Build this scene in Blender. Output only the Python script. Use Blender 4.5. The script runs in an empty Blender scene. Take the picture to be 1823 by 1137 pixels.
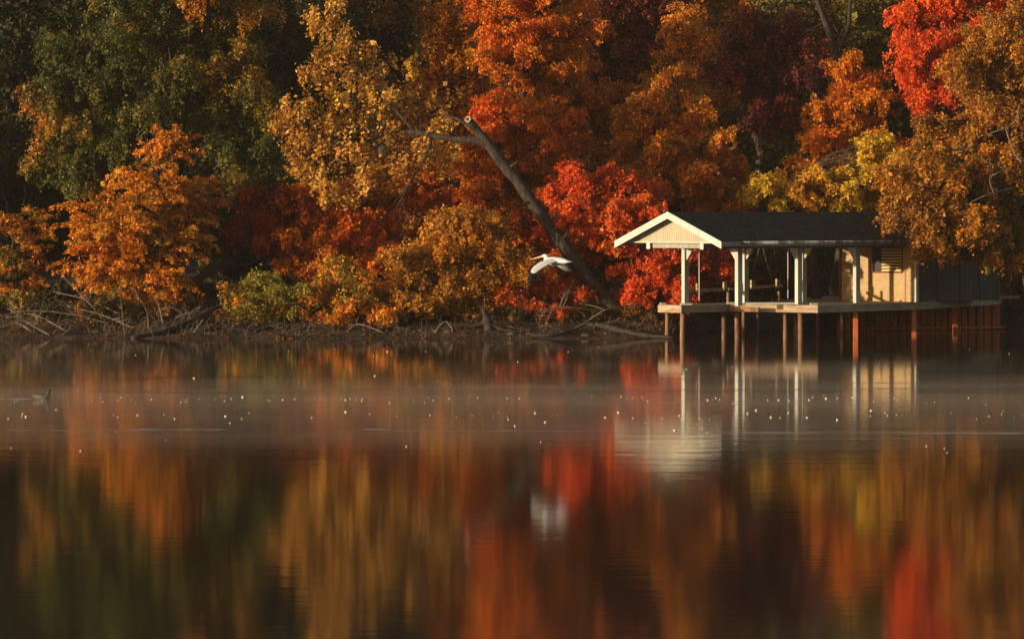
import bpy, bmesh, math, random
import numpy as np
from mathutils import Vector, Matrix, noise as mnoise
R = math.radians
sc = bpy.context.scene
COL = sc.collection
# ------------------------------------------------------------------ camera
F, HY, CAMH = 7360.0, 374.0, 5.0          # focal length in photo pixels, eye level row, eye height
cam = bpy.data.cameras.new('camera'); co = bpy.data.objects.new('camera', cam); COL.objects.link(co)
co.location = (0, 0, CAMH); co.rotation_euler = (R(90), 0, 0)
cam.sensor_width = 36; cam.lens = 36*F/1823; cam.shift_y = -(568.5-HY)/1823
cam.clip_start = 1; cam.clip_end = 3000
sc.camera = co
# ------------------------------------------------------------------ light
SUN_EL, SX, SY = R(4.6), -0.90, -0.436
w = bpy.data.worlds.new('World'); sc.world = w; w.use_nodes = True
nt = w.node_tree; bg = nt.nodes['Background']
sky = nt.nodes.new('ShaderNodeTexSky'); sky.sky_type = 'NISHITA'; sky.sun_disc = False; sky.dust_density = 4.0; sky.ozone_density = 0.5
sky.sun_elevation = SUN_EL; sky.sun_rotation = math.atan2(SX, SY)
nt.links.new(sky.outputs[0], bg.inputs[0]); bg.inputs[1].default_value = 0.13
sl = bpy.data.lights.new('sun', 'SUN'); sl.energy = 3.6; sl.angle = R(0.6); sl.color = (1.0, 0.78, 0.54)
so = bpy.data.objects.new('sun', sl); COL.objects.link(so)
sd = Vector((SX*math.cos(SUN_EL), SY*math.cos(SUN_EL), math.sin(SUN_EL)))
so.rotation_euler = (-sd).to_track_quat('-Z', 'Y').to_euler(); so.location = (-60, -20, 40)
sc.view_settings.view_transform = 'Standard'; sc.view_settings.look = 'None'
sc.view_settings.exposure = 0.95; sc.view_settings.gamma = 1.0
sc.cycles.max_bounces = 8; sc.cycles.transparent_max_bounces = 8
sc.cycles.diffuse_bounces = 3; sc.cycles.glossy_bounces = 4
sc.cycles.use_denoising = True

# ------------------------------------------------------------------ helpers
def P(px, py, Y):
    return Vector(((px-911.5)*Y/F, Y, CAMH-(py-HY)*Y/F))
def PW(px, py, z=0.0):                    # point of the water plane seen at a pixel
    Y = F*(CAMH-z)/(py-HY); return Vector(((px-911.5)*Y/F, Y, z))
def tag(o, label=None, cat=None, group=None, kind=None):
    if label: o['label'] = label
    if cat: o['category'] = cat
    if group: o['group'] = group
    if kind: o['kind'] = kind
    return o
def empty(name, loc, rz=0.0):
    o = bpy.data.objects.new(name, None); COL.objects.link(o)
    o.location = loc; o.rotation_euler = (0, 0, rz); o.empty_display_size = 0.2; return o
def pmat(p):
    return Matrix.Translation(p.location) @ Matrix.Rotation(p.rotation_euler[2], 4, 'Z')
def link(name, me, mat=None, parent=None, smooth=False):
    o = bpy.data.objects.new(name, me); COL.objects.link(o)
    if mat: me.materials.append(mat)
    if parent: o.parent = parent
    if smooth: me.polygons.foreach_set('use_smooth', [True]*len(me.polygons))
    return o
class MB:
    """collects shapes in world coordinates (or local ones) into one mesh"""
    def __init__(s): s.v = []; s.f = []
    def box(s, a, b):
        x0, y0, z0 = a; x1, y1, z1 = b; n = len(s.v)
        if x0 > x1: x0, x1 = x1, x0
        if y0 > y1: y0, y1 = y1, y0
        if z0 > z1: z0, z1 = z1, z0
        s.v += [(x0,y0,z0),(x1,y0,z0),(x1,y1,z0),(x0,y1,z0),(x0,y0,z1),(x1,y0,z1),(x1,y1,z1),(x0,y1,z1)]
        s.f += [(n,n+3,n+2,n+1),(n+4,n+5,n+6,n+7),(n,n+1,n+5,n+4),(n+1,n+2,n+6,n+5),(n+2,n+3,n+7,n+6),(n+3,n,n+4,n+7)]
        return s
    def prism(s, poly, ext):              # poly: 3D points, ext: extrusion vector
        n = len(s.v); k = len(poly); e = Vector(ext)
        s.v += [tuple(Vector(p)) for p in poly] + [tuple(Vector(p)+e) for p in poly]
        s.f += [tuple(range(n, n+k)), tuple(range(n+2*k-1, n+k-1, -1))]
        s.f += [(n+i, n+k+i, n+k+(i+1) % k, n+(i+1) % k) for i in range(k)]
        return s
    def beam(s, a, b, wd, ht, up=(0,0,1)):
        a = Vector(a); b = Vector(b); d = (b-a).normalized(); sd_ = d.cross(Vector(up)).normalized(); u = sd_.cross(d)
        s.prism([a-sd_*wd/2-u*ht/2, a+sd_*wd/2-u*ht/2, a+sd_*wd/2+u*ht/2, a-sd_*wd/2+u*ht/2], b-a); return s
    def tube(s, pts, rad, sides=8, caps=True, bump=0.0, rng=random):
        pts = [Vector(p) for p in pts]; n0 = len(s.v); k = len(pts)
        ref = Vector((0.13, 0.9, 0.3))
        for i, p in enumerate(pts):
            d = (pts[min(i+1, k-1)]-pts[max(i-1, 0)]).normalized()
            a = d.cross(ref)
            a = a.normalized() if a.length > 1e-3 else Vector((1, 0, 0))
            b = d.cross(a); r = rad[i] if hasattr(rad, '__len__') else rad
            for j in range(sides):
                t = 2*math.pi*j/sides; rr = r*(1+bump*rng.uniform(-1, 1))
                s.v.append(tuple(p+a*math.cos(t)*rr+b*math.sin(t)*rr))
        for i in range(k-1):
            for j in range(sides):
                q = n0+i*sides; s.f.append((q+j, q+(j+1) % sides, q+sides+(j+1) % sides, q+sides+j))
        if caps:
            s.f.append(tuple(range(n0+sides-1, n0-1, -1))); s.f.append(tuple(range(n0+(k-1)*sides, n0+k*sides)))
        return s
    def build(s, name, mat, parent=None, smooth=False, local=False, bevel=0.0):
        me = bpy.data.meshes.new(name)
        v = s.v
        if parent and not local:
            m = pmat(parent).inverted(); v = [tuple(m @ Vector(p)) for p in v]
        me.from_pydata(v, [], s.f); me.update()
        if bevel or not smooth:
            bm = bmesh.new(); bm.from_mesh(me); bmesh.ops.recalc_face_normals(bm, faces=bm.faces[:]); bm.to_mesh(me); bm.free()
        o = link(name, me, mat, parent, smooth)
        if bevel:
            b = o.modifiers.new('bevel', 'BEVEL'); b.width = bevel; b.segments = 2; b.limit_method = 'ANGLE'
        return o
def spline(pts, n):                       # Catmull-Rom through tuples of any length
    pts = [np.array(p, float) for p in pts]; out = []
    q = [2*pts[0]-pts[1]]+pts+[2*pts[-1]-pts[-2]]
    for i in range(1, len(q)-2):
        for k in range(n):
            t = k/n; a, b, c, d = q[i-1], q[i], q[i+1], q[i+2]
            out.append(0.5*((2*b)+(-a+c)*t+(2*a-5*b+4*c-d)*t*t+(-a+3*b-3*c+d)*t**3))
    out.append(pts[-1]); return out

# ------------------------------------------------------------------ materials
def new_mat(name):
    m = bpy.data.materials.new(name); m.use_nodes = True; nt = m.node_tree
    return m, nt, nt.nodes['Principled BSDF']
def N(nt, t, **kw):
    n = nt.nodes.new(t)
    for k, v in kw.items(): setattr(n, k, v)
    return n
def tex_coord(nt, scale=(1, 1, 1), kind='Object'):
    tc = N(nt, 'ShaderNodeTexCoord'); mp = N(nt, 'ShaderNodeMapping'); mp.inputs['Scale'].default_value = scale
    nt.links.new(tc.outputs[kind], mp.inputs[0]); return mp.outputs[0]
def noise(nt, vec, scale, detail=5, rough=0.6):
    n = N(nt, 'ShaderNodeTexNoise'); n.inputs['Scale'].default_value = scale
    n.inputs['Detail'].default_value = detail; n.inputs['Roughness'].default_value = rough
    nt.links.new(vec, n.inputs['Vector']); return n.outputs['Fac']
def ramp(nt, fac, stops):
    r = N(nt, 'ShaderNodeValToRGB'); e = r.color_ramp.elements
    while len(e) < len(stops): e.new(0.5)
    for x, (p, c) in zip(e, stops): x.position = p; x.color = (*c, 1) if len(c) == 3 else c
    nt.links.new(fac, r.inputs[0]); return r.outputs[0]
def bumped(nt, b, h, strength, dist=0.02):
    n = N(nt, 'ShaderNodeBump'); n.inputs['Strength'].default_value = strength; n.inputs['Distance'].default_value = dist
    nt.links.new(h, n.inputs['Height']); nt.links.new(n.outputs[0], b.inputs['Normal'])
def weathered(name, c1, c2, scale=(1, 1, 1), ns=4, rough=0.8, bump=0.3, c3=None):
    m, nt, b = new_mat(name); v = tex_coord(nt, scale)
    f = noise(nt, v, ns, 8, 0.65)
    st = [(0.34, c1), (0.66, c2)] + ([(0.8, c3)] if c3 else [])
    nt.links.new(ramp(nt, f, st), b.inputs['Base Color'])
    b.inputs['Roughness'].default_value = rough; b.inputs['Specular IOR Level'].default_value = 0.25
    bumped(nt, b, noise(nt, v, ns*5, 6), bump, 0.02); return m
M = {}
M['bark'] = weathered('bark', (0.014, 0.012, 0.010), (0.058, 0.047, 0.038), (1, 1, 0.3), 7, 0.95, 1.0)
M['bark_dark'] = weathered('bark_dark', (0.02, 0.016, 0.013), (0.07, 0.055, 0.042), (1, 1, 0.25), 5, 0.95, 0.8)
M['drift'] = weathered('drift_wood', (0.07, 0.052, 0.04), (0.21, 0.165, 0.125), (1, 1, 1), 5, 0.95, 0.5)
M['drift_dark'] = weathered('wet_wood', (0.010, 0.008, 0.006), (0.045, 0.034, 0.026), (1, 1, 1), 4, 0.8, 0.6)
M['cream'] = weathered('cream_paint', (0.38, 0.38, 0.32), (0.47, 0.47, 0.39), (1, 1, .3), 2.5, 0.6, 0.08)
M['white'] = weathered('white_paint', (0.36, 0.37, 0.34), (0.50, 0.51, 0.47), (1, 1, .2), 3, 0.55, 0.12, (0.44, 0.44, 0.40))
M['grey_paint'] = weathered('grey_paint', (0.20, 0.19, 0.17), (0.34, 0.32, 0.29), (1, 1, .3), 3, 0.6, 0.15)
M['deck'] = weathered('deck_wood', (0.20, 0.14, 0.09), (0.42, 0.33, 0.23), (.5, .5, 3), 3, 0.85, 0.5)
M['pile'] = weathered('pile_wood', (0.10, 0.05, 0.03), (0.26, 0.15, 0.09), (1, 1, .3), 5, 0.9, 0.7)
M['stone'] = weathered('stone', (0.025, 0.02, 0.016), (0.09, 0.07, 0.05), (1, 1, 1), 5, 0.8, 0.6)
M['black'] = weathered('black_feather', (0.010, 0.010, 0.011), (0.035, 0.035, 0.036), (1, 1, 1), 20, 0.6, 0.2)
M['under'] = weathered('grey_feather', (0.20, 0.17, 0.14), (0.34, 0.30, 0.25), (1, 1, 1), 14, 0.7, 0.2)
M['feather'] = weathered('white_feather', (0.50, 0.53, 0.56), (0.60, 0.63, 0.67), (1, 1, 1), 12, 0.7, 0.2)
M['bill'] = weathered('bill', (0.34, 0.22, 0.11), (0.48, 0.32, 0.17), (1, 1, 1), 9, 0.5, 0.1)
M['duck_grey'] = weathered('duck_grey', (0.04, 0.037, 0.034), (0.12, 0.11, 0.10), (1, 1, 1), 18, 0.7, 0.2)
M['duck_back'] = weathered('duck_back', (0.03, 0.027, 0.024), (0.09, 0.075, 0.06), (1, 1, 1), 18, 0.7, 0.2)
M['speck'] = weathered('pale_leaf', (0.45, 0.38, 0.30), (0.85, 0.82, 0.78), (1, 1, 1), 12, 0.6, 0.1)
M['dark_glass'] = weathered('screen', (0.008, 0.007, 0.006), (0.03, 0.022, 0.018), (1, 1, 1), 3, 0.5, 0.1)
M['trim'] = weathered('rust_trim', (0.12, 0.04, 0.025), (0.22, 0.08, 0.045), (1, 1, .3), 4, 0.8, 0.2)
M['cut'] = weathered('cut_wood', (0.30, 0.24, 0.20), (0.50, 0.43, 0.36), (1, 1, 1), 8, 0.8, 0.3)

def siding_mat(name, axis, period, c1, c2, gcol, depth=0.4):
    """painted boards: fine grooves along one axis"""
    m, nt, b = new_mat(name); tc = N(nt, 'ShaderNodeTexCoord'); sp = N(nt, 'ShaderNodeSeparateXYZ')
    nt.links.new(tc.outputs['Object'], sp.inputs[0])
    q = N(nt, 'ShaderNodeMath', operation='MULTIPLY'); nt.links.new(sp.outputs[axis], q.inputs[0]); q.inputs[1].default_value = 1/period
    fr = N(nt, 'ShaderNodeMath', operation='FRACT'); nt.links.new(q.outputs[0], fr.inputs[0])
    g = ramp(nt, fr.outputs[0], [(0.0, (0, 0, 0)), (0.10, (1, 1, 1)), (0.90, (1, 1, 1)), (1.0, (0, 0, 0))])
    base = ramp(nt, noise(nt, tex_coord(nt, (1, 1, .3)), 3, 7), [(0.35, c1), (0.65, c2)])
    mx = N(nt, 'ShaderNodeMix', data_type='RGBA'); nt.links.new(g, mx.inputs[0]); mx.inputs[6].default_value = (*gcol, 1)
    nt.links.new(base, mx.inputs[7]); nt.links.new(mx.outputs[2], b.inputs['Base Color'])
    b.inputs['Roughness'].default_value = 0.65; bumped(nt, b, g, depth, 0.01); return m
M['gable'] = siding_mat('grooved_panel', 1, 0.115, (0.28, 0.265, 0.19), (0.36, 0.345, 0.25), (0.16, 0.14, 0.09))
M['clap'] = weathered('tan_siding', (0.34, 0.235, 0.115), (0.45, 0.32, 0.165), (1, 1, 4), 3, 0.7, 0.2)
M['slat'] = weathered('shutter_paint', (0.62, 0.48, 0.20), (0.72, 0.57, 0.26), (1, 1, 1), 4, 0.55, 0.1)
M['sidewall'] = siding_mat('dark_shaded_board', 0, 0.30, (0.022, 0.020, 0.019), (0.048, 0.044, 0.041), (0.010, 0.009, 0.008))  # dark grey boards, darkened further so the colour holds the oak's shade

# roof shingles
m, nt, b = new_mat('shingle'); v = tex_coord(nt)
bk = N(nt, 'ShaderNodeTexBrick'); bk.inputs['Scale'].default_value = 1.0; bk.inputs['Brick Width'].default_value = 0.3; bk.inputs['Row Height'].default_value = 0.14
bk.inputs['Mortar Size'].default_value = 0.008; bk.inputs['Color1'].default_value = (0.020, 0.020, 0.021, 1); bk.inputs['Color2'].default_value = (0.034, 0.033, 0.033, 1); bk.inputs['Mortar'].default_value = (0.010, 0.010, 0.010, 1)
nt.links.new(v, bk.inputs['Vector'])
dirt = ramp(nt, noise(nt, v, 1.3, 8, 0.7), [(0.4, (0.75, 0.75, 0.75)), (0.7, (1.5, 1.42, 1.3))])
mx = N(nt, 'ShaderNodeMix', data_type='RGBA', blend_type='MULTIPLY'); mx.inputs[0].default_value = 1
nt.links.new(bk.outputs[0], mx.inputs[6]); nt.links.new(dirt, mx.inputs[7]); nt.links.new(mx.outputs[2], b.inputs['Base Color'])
b.inputs['Roughness'].default_value = 0.95; b.inputs['Specular IOR Level'].default_value = 0.2
bumped(nt, b, bk.outputs['Fac'], -0.5, 0.01); M['shingle'] = m

# gutter with flaking paint
m, nt, b = new_mat('gutter'); v = tex_coord(nt, (1, 1, 0.4))
nt.links.new(ramp(nt, noise(nt, v, 2.2, 6, 0.75), [(0.47, (0.07, 0.065, 0.06)), (0.58, (0.42, 0.41, 0.38))]), b.inputs['Base Color'])
b.inputs['Roughness'].default_value = 0.5; M['gutter'] = m

# rust sheet piling
m, nt, b = new_mat('rust'); v = tex_coord(nt, (1, 1, 0.35))
nt.links.new(ramp(nt, noise(nt, v, 3.5, 8, 0.7), [(0.3, (0.10, 0.03, 0.014)), (0.5, (0.42, 0.10, 0.03)), (0.72, (0.60, 0.21, 0.05))]), b.inputs['Base Color'])
b.inputs['Roughness'].default_value = 0.85; bumped(nt, b, noise(nt, v, 25, 5), 0.5, 0.01); M['rust'] = m

# leaves: colour of each leaf is stored on its face
m, nt, b = new_mat('leaf'); at = N(nt, 'ShaderNodeAttribute', attribute_name='leaf_col')
nt.links.new(at.outputs['Color'], b.inputs['Base Color']); b.inputs['Roughness'].default_value = 0.55
b.inputs['Specular IOR Level'].default_value = 0.25
tr = N(nt, 'ShaderNodeBsdfTranslucent'); nt.links.new(at.outputs['Color'], tr.inputs[0])
ms = N(nt, 'ShaderNodeMixShader'); ms.inputs[0].default_value = 0.40
nt.links.new(b.outputs[0], ms.inputs[1]); nt.links.new(tr.outputs[0], ms.inputs[2])
nt.links.new(ms.outputs[0], nt.nodes['Material Output'].inputs[0]); M['leaf'] = m

# ground: mud and litter
m, nt, b = new_mat('mud'); v = tex_coord(nt)
f = noise(nt, v, 1.2, 10, 0.75)
nt.links.new(ramp(nt, f, [(0.3, (0.012, 0.008, 0.005)), (0.52, (0.035, 0.020, 0.012)), (0.72, (0.10, 0.052, 0.026))]), b.inputs['Base Color'])
b.inputs['Roughness'].default_value = 0.85; bumped(nt, b, noise(nt, v, 6, 8, 0.7), 0.8, 0.08); M['mud'] = m

# water: dark body, mirror surface; a pale mist and sky-sheen veil, painted as diffuse colour, and light wind ripples lie in bands along the lake
m, nt, b = new_mat('water')
tc = N(nt, 'ShaderNodeTexCoord'); sp = N(nt, 'ShaderNodeSeparateXYZ'); nt.links.new(tc.outputs['Object'], sp.inputs[0])
b.inputs['Base Color'].default_value = (0.012, 0.010, 0.007, 1); b.inputs['IOR'].default_value = 1.75
mpb = N(nt, 'ShaderNodeMapping'); mpb.inputs['Scale'].default_value = (1.0, 1.6, 1); nt.links.new(tc.outputs['Object'], mpb.inputs[0])
n1 = noise(nt, mpb.outputs[0], 1.3, 3, 0.5)
bp = N(nt, 'ShaderNodeBump'); bp.inputs['Strength'].default_value = 1.0; bp.inputs['Distance'].default_value = 0.0016
mp2 = N(nt, 'ShaderNodeMapping'); mp2.inputs['Scale'].default_value = (0.16, 0.85, 1); nt.links.new(tc.outputs['Object'], mp2.inputs[0])
n2 = noise(nt, mp2.outputs[0], 1.0, 3, 0.5)
hs = N(nt, 'ShaderNodeMath', operation='MULTIPLY_ADD'); nt.links.new(n2, hs.inputs[0]); 
y2 = N(nt, 'ShaderNodeMapRange'); nt.links.new(sp.outputs[1], y2.inputs[0]); y2.inputs[1].default_value = 60; y2.inputs[2].default_value = 110
wz = ramp(nt, y2.outputs[0], [(0.0, (.22, .22, .22)), (0.36, (.3, .3, .3)), (0.50, (1, 1, 1)), (0.62, (.9, .9, .9)), (0.72, (.25, .25, .25)), (1.0, (.2, .2, .2))])
wq = N(nt, 'ShaderNodeMath', operation='MULTIPLY'); nt.links.new(wz, wq.inputs[0]); wq.inputs[1].default_value = 3.2; nt.links.new(wq.outputs[0], hs.inputs[1])
nt.links.new(n1, hs.inputs[2])
nt.links.new(hs.outputs[0], bp.inputs['Height']); nt.links.new(bp.outputs[0], b.inputs['Normal'])
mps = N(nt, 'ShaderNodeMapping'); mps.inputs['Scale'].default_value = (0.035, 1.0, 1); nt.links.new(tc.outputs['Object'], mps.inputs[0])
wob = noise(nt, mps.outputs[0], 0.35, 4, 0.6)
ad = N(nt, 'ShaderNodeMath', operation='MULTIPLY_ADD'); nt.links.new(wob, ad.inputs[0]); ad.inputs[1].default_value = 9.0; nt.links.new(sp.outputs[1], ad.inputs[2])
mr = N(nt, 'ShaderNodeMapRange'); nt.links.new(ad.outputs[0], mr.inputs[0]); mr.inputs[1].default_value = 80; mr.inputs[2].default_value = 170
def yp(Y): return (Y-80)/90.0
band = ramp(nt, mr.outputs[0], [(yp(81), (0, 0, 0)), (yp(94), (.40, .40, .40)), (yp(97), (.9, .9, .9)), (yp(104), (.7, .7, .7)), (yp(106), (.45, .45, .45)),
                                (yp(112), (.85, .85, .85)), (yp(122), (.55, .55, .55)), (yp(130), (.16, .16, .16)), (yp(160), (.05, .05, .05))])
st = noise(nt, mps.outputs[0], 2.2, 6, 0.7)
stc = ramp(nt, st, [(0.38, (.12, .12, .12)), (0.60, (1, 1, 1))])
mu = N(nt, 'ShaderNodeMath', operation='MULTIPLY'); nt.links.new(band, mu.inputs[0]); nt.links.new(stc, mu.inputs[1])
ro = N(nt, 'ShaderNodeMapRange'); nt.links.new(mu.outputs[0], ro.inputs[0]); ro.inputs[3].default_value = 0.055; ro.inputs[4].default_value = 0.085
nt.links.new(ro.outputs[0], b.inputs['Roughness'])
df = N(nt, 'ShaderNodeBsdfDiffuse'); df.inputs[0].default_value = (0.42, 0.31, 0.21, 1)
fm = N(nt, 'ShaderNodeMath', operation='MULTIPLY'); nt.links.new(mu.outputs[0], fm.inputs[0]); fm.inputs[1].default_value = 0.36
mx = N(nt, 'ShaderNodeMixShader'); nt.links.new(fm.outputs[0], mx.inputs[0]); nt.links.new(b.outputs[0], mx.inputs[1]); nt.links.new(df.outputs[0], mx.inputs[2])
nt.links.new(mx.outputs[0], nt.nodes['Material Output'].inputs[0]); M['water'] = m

# ------------------------------------------------------------------ terrain
def y_shore(x):
    # shoreline distance: a straight bank left, drawn back under the boathouse
    t = min(max((x-6.2)/2.2, 0), 1); t = t*t*(3-2*t)
    q = min(max((x-11.5)/2.5, 0), 1)-min(max((x-20.6)/1.5, 0), 1)
    return 161.0 + 9.5*t + 3.8*q + 0.5*mnoise.noise(Vector((x*0.35, 3.1, 0))) + 0.25*mnoise.noise(Vector((x*1.3, 7.1, 0)))
def ground_z(x, Y):
    d = Y-y_shore(x)
    if d < 0: z = max(-1.6, 0.22*d)
    elif d < 4: z = 0.20*d
    elif d < 12: z = 0.8+(d-4)*0.10
    else: z = 1.6+(d-12)*0.17
    if d > 80: z = 1.6+68*0.17+(d-80)*0.02
    if d > -1: z += 0.12*mnoise.noise(Vector((x*0.8, Y*0.8, 0)))*min(1, d+1)
    return z
xs = list(np.linspace(-400, -32, 14)) + list(np.arange(-30, 30.1, 0.5)) + list(np.linspace(32, 400, 14))
ys = [-300, -100, 50, 120, 150, 156] + list(np.arange(158, 176, 0.4)) + list(np.arange(176, 215, 1.5)) + [220, 230, 245, 270, 320, 400, 600, 900]
gm = bpy.data.meshes.new('ground')
gv = [(x, y, ground_z(x, y)) for y in ys for x in xs]; nx = len(xs)
gf = [(j*nx+i, j*nx+i+1, (j+1)*nx+i+1, (j+1)*nx+i) for j in range(len(ys)-1) for i in range(nx-1)]
gm.from_pydata(gv, [], gf); g = link('ground', gm, M['mud'], smooth=True); tag(g, kind='structure')
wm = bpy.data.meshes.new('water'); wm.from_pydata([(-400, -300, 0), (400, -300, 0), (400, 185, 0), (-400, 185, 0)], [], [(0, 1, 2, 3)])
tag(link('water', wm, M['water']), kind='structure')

# ------------------------------------------------------------------ boathouse (local x runs along the ridge, local y to the left)
BX, BY, BA = 6.79, 162.0, R(44)
lu = Vector((math.cos(BA), math.sin(BA), 0)); gv_ = Vector((math.sin(BA), -math.cos(BA), 0))
def L(u, v, z): return Vector((BX, BY, z))+lu*u+gv_*v
ZD = 1.30
bh = empty('boathouse', (BX, BY, ZD), BA)
tag(bh, 'open sided boathouse with grey shingle roof, cream gable and white posts on the dock', 'boathouse')
VC = 1.42; HW = 2.82; ZR = 4.93; ZE = 3.80; U0, U1 = -2.45, 15.4
sl_ = (ZR-ZE)/HW
def slope_part(side, u0, u1, e0, e1, lift, thick):
    # plank lying on a roof slope from distance e0 to e1 off the ridge
    a = L(u0, VC+side*e0, ZR-e0*sl_+lift); b = L(u0, VC+side*e1, ZR-e1*sl_+lift)
    return [a, b, b-Vector((0, 0, thick)), a-Vector((0, 0, thick))]
mb = MB()
mb.prism([L(U0, VC-HW, ZE), L(U0, VC, ZR), L(U0, VC+HW, ZE), L(U0, VC+HW, ZE-.07), L(U0, VC, ZR-.07), L(U0, VC-HW, ZE-.07)], lu*(U1-U0))
roof = mb.build('roof', M['shingle'], bh)
mb = MB(); mb.beam(L(U0, VC, ZR+.01), L(U1, VC, ZR+.01), .24, .03); mb.build('ridge_cap', M['shingle'], roof, local=False) if False else None
# rakes (front)
for side in (-1, 1):
    mb = MB()
    a = slope_part(side, U0-.05, U0, 0.0 if side == 1 else 0.0, HW+.03, 0.012, 0.27)
    mb.prism(a, lu*0.045)
    mb.build('rake_board', M['white'], bh)
# soffit under the front overhang
mb = MB(); 
for side in (-1, 1):
    mb.prism(slope_part(side, U0, U0, 0.0, HW-.02, -0.075, 0.015), lu*0.40)
mb.build('soffit', M['grey_paint'], bh)
# gable panel
UG = U0+0.38
mb = MB(); mb.prism([L(UG, VC-HW+.16, ZE-.03), L(UG, VC, ZR-.10), L(UG, VC+HW-.16, ZE-.03)], lu*0.05); mb.build('gable_panel', M['gable'], bh)
mb = MB(); mb.beam(L(UG-.03, VC-HW+.05, ZE-.045), L(UG-.03, VC+HW-.05, ZE-.045), .06, .05); mb.build('gable_sill', M['white'], bh)
# eaves: fascia and gutter
for side in (-1, 1):
    mb = MB(); e = L(U0+.01, VC+side*(HW+.012), ZE-.09); mb.beam(e, e+lu*(U1-U0), .025, .17); mb.build('fascia', M['grey_paint'], bh)
mb = MB(); e = L(U0+1.0, VC+HW+.075, ZE-.045)
mb.tube([e, e+lu*(U1-U0-1.0)], 0.055, 8); mb.build('gutter', M['gutter'], bh, smooth=True)
# beams
for v in (0, 2.85):
    mb = MB(); mb.beam(L(-2.05, v, 3.61), L(9.9, v, 3.61), .16, .20); mb.build('beam', M['grey_paint'], bh)
    mb = MB(); mb.beam(L(-2.09, v, 3.61), L(-2.052, v, 3.61), .19, .23); mb.build('beam_end', M['white'], bh)
mb = MB()
for u in (-1.9, 0.0, 3.45, 6.9):
    mb.beam(L(u, 0.085, 3.62), L(u, 2.765, 3.62), .14, .17)
mb.build('cross_beam', M['grey_paint'], bh)
# posts and brackets
for u in (0.0, 3.45, 6.9):
    for v in (0.0, 2.85):
        mb = MB(); c = L(u, v, 0)
        mb.prism([L(u-.13, v-.085, ZD+.002), L(u+.13, v-.085, ZD+.002), L(u+.13, v+.085, ZD+.002), L(u-.13, v+.085, ZD+.002)], (0, 0, 3.508-ZD))
        p = mb.build('post', M['white'], bh, bevel=.012)
        s_ = 1 if v == 0 else -1
        mb = MB(); a = L(u-.05, v+s_*.086, 3.505); b_ = L(u-.05, v+s_*.42, 3.505); c_ = L(u-.05, v+s_*.086, 3.06)
        d_ = L(u-.05, v+s_*.30, 3.27) ; mb.prism([a, b_, L(u-.05, v+s_*.42, 3.45), d_, L(u-.05, v+s_*.14, 3.06), c_], lu*.10)
        mb.build('bracket', M['cream'], bh)
# hut: lapped boards facing the port
UW = 9.9; V0, V1 = -0.65, 3.40; ZT = 3.69
WV0, WV1, WZ0, WZ1 = 1.12, 2.66, 2.50, 3.50       # window hole
mb = MB(); z = ZD+.002
while z < ZT-.01:
    z2 = min(z+.115, ZT)
    spans = [(V0+.02, V1-.02)]
    if z2 > WZ0+.001 and z < WZ1-.001: spans = [(V0+.02, WV0), (WV1, V1-.02)]
    for va, vb in spans:
        mb.prism([L(UW, va, z), L(UW-.028, va, z), L(UW-.006, va, z2), L(UW, va, z2)], gv_*(vb-va))
    z = z2
mb.build('siding', M['clap'], bh)
mb = MB()
for a, b_ in (((UW+.002, V0+.02, ZD+.002), (UW+.08, WV0, ZT)), ((UW+.002, WV1, ZD+.002), (UW+.08, V1-.02, ZT)), ((UW+.002, WV0, ZD+.002), (UW+.08, WV1, WZ0)), ((UW+.002, WV0, WZ1), (UW+.08, WV1, ZT))):
    mb.prism([L(a[0], a[1], a[2]), L(b_[0], a[1], a[2]), L(b_[0], b_[1], a[2]), L(a[0], b_[1], a[2])], (0, 0, b_[2]-a[2]))
mb.build('wall', M['clap'], bh)
for v in (V0, V1):
    mb = MB(); s_ = 1 if v == V1 else -1
    mb.prism([L(UW-.045, v-.05*s_*1.6, ZD+.002), L(UW-.045, v+.03*s_, ZD+.002), L(UW+.12, v+.03*s_, ZD+.002), L(UW+.12, v-.05*s_*1.6, ZD+.002)], (0, 0, ZT-ZD))
    mb.build('corner_trim', M['white'] if v == V1 else M['trim'], bh)
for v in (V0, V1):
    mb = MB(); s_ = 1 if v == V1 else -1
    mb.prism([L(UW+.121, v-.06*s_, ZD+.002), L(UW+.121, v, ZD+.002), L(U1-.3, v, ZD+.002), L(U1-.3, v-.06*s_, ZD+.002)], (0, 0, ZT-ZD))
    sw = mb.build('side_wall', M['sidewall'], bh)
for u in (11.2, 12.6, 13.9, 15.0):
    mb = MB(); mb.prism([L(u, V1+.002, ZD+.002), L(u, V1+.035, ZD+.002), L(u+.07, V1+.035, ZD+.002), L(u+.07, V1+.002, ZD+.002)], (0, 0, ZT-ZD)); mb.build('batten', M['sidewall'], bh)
mb = MB(); mb.prism([L(U1-.29, V0, ZD+.002), L(U1-.21, V0, ZD+.002), L(U1-.21, V1, ZD+.002), L(U1-.29, V1, ZD+.002)], (0, 0, ZT-ZD)); mb.build('end_wall', M['sidewall'], bh)
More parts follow.
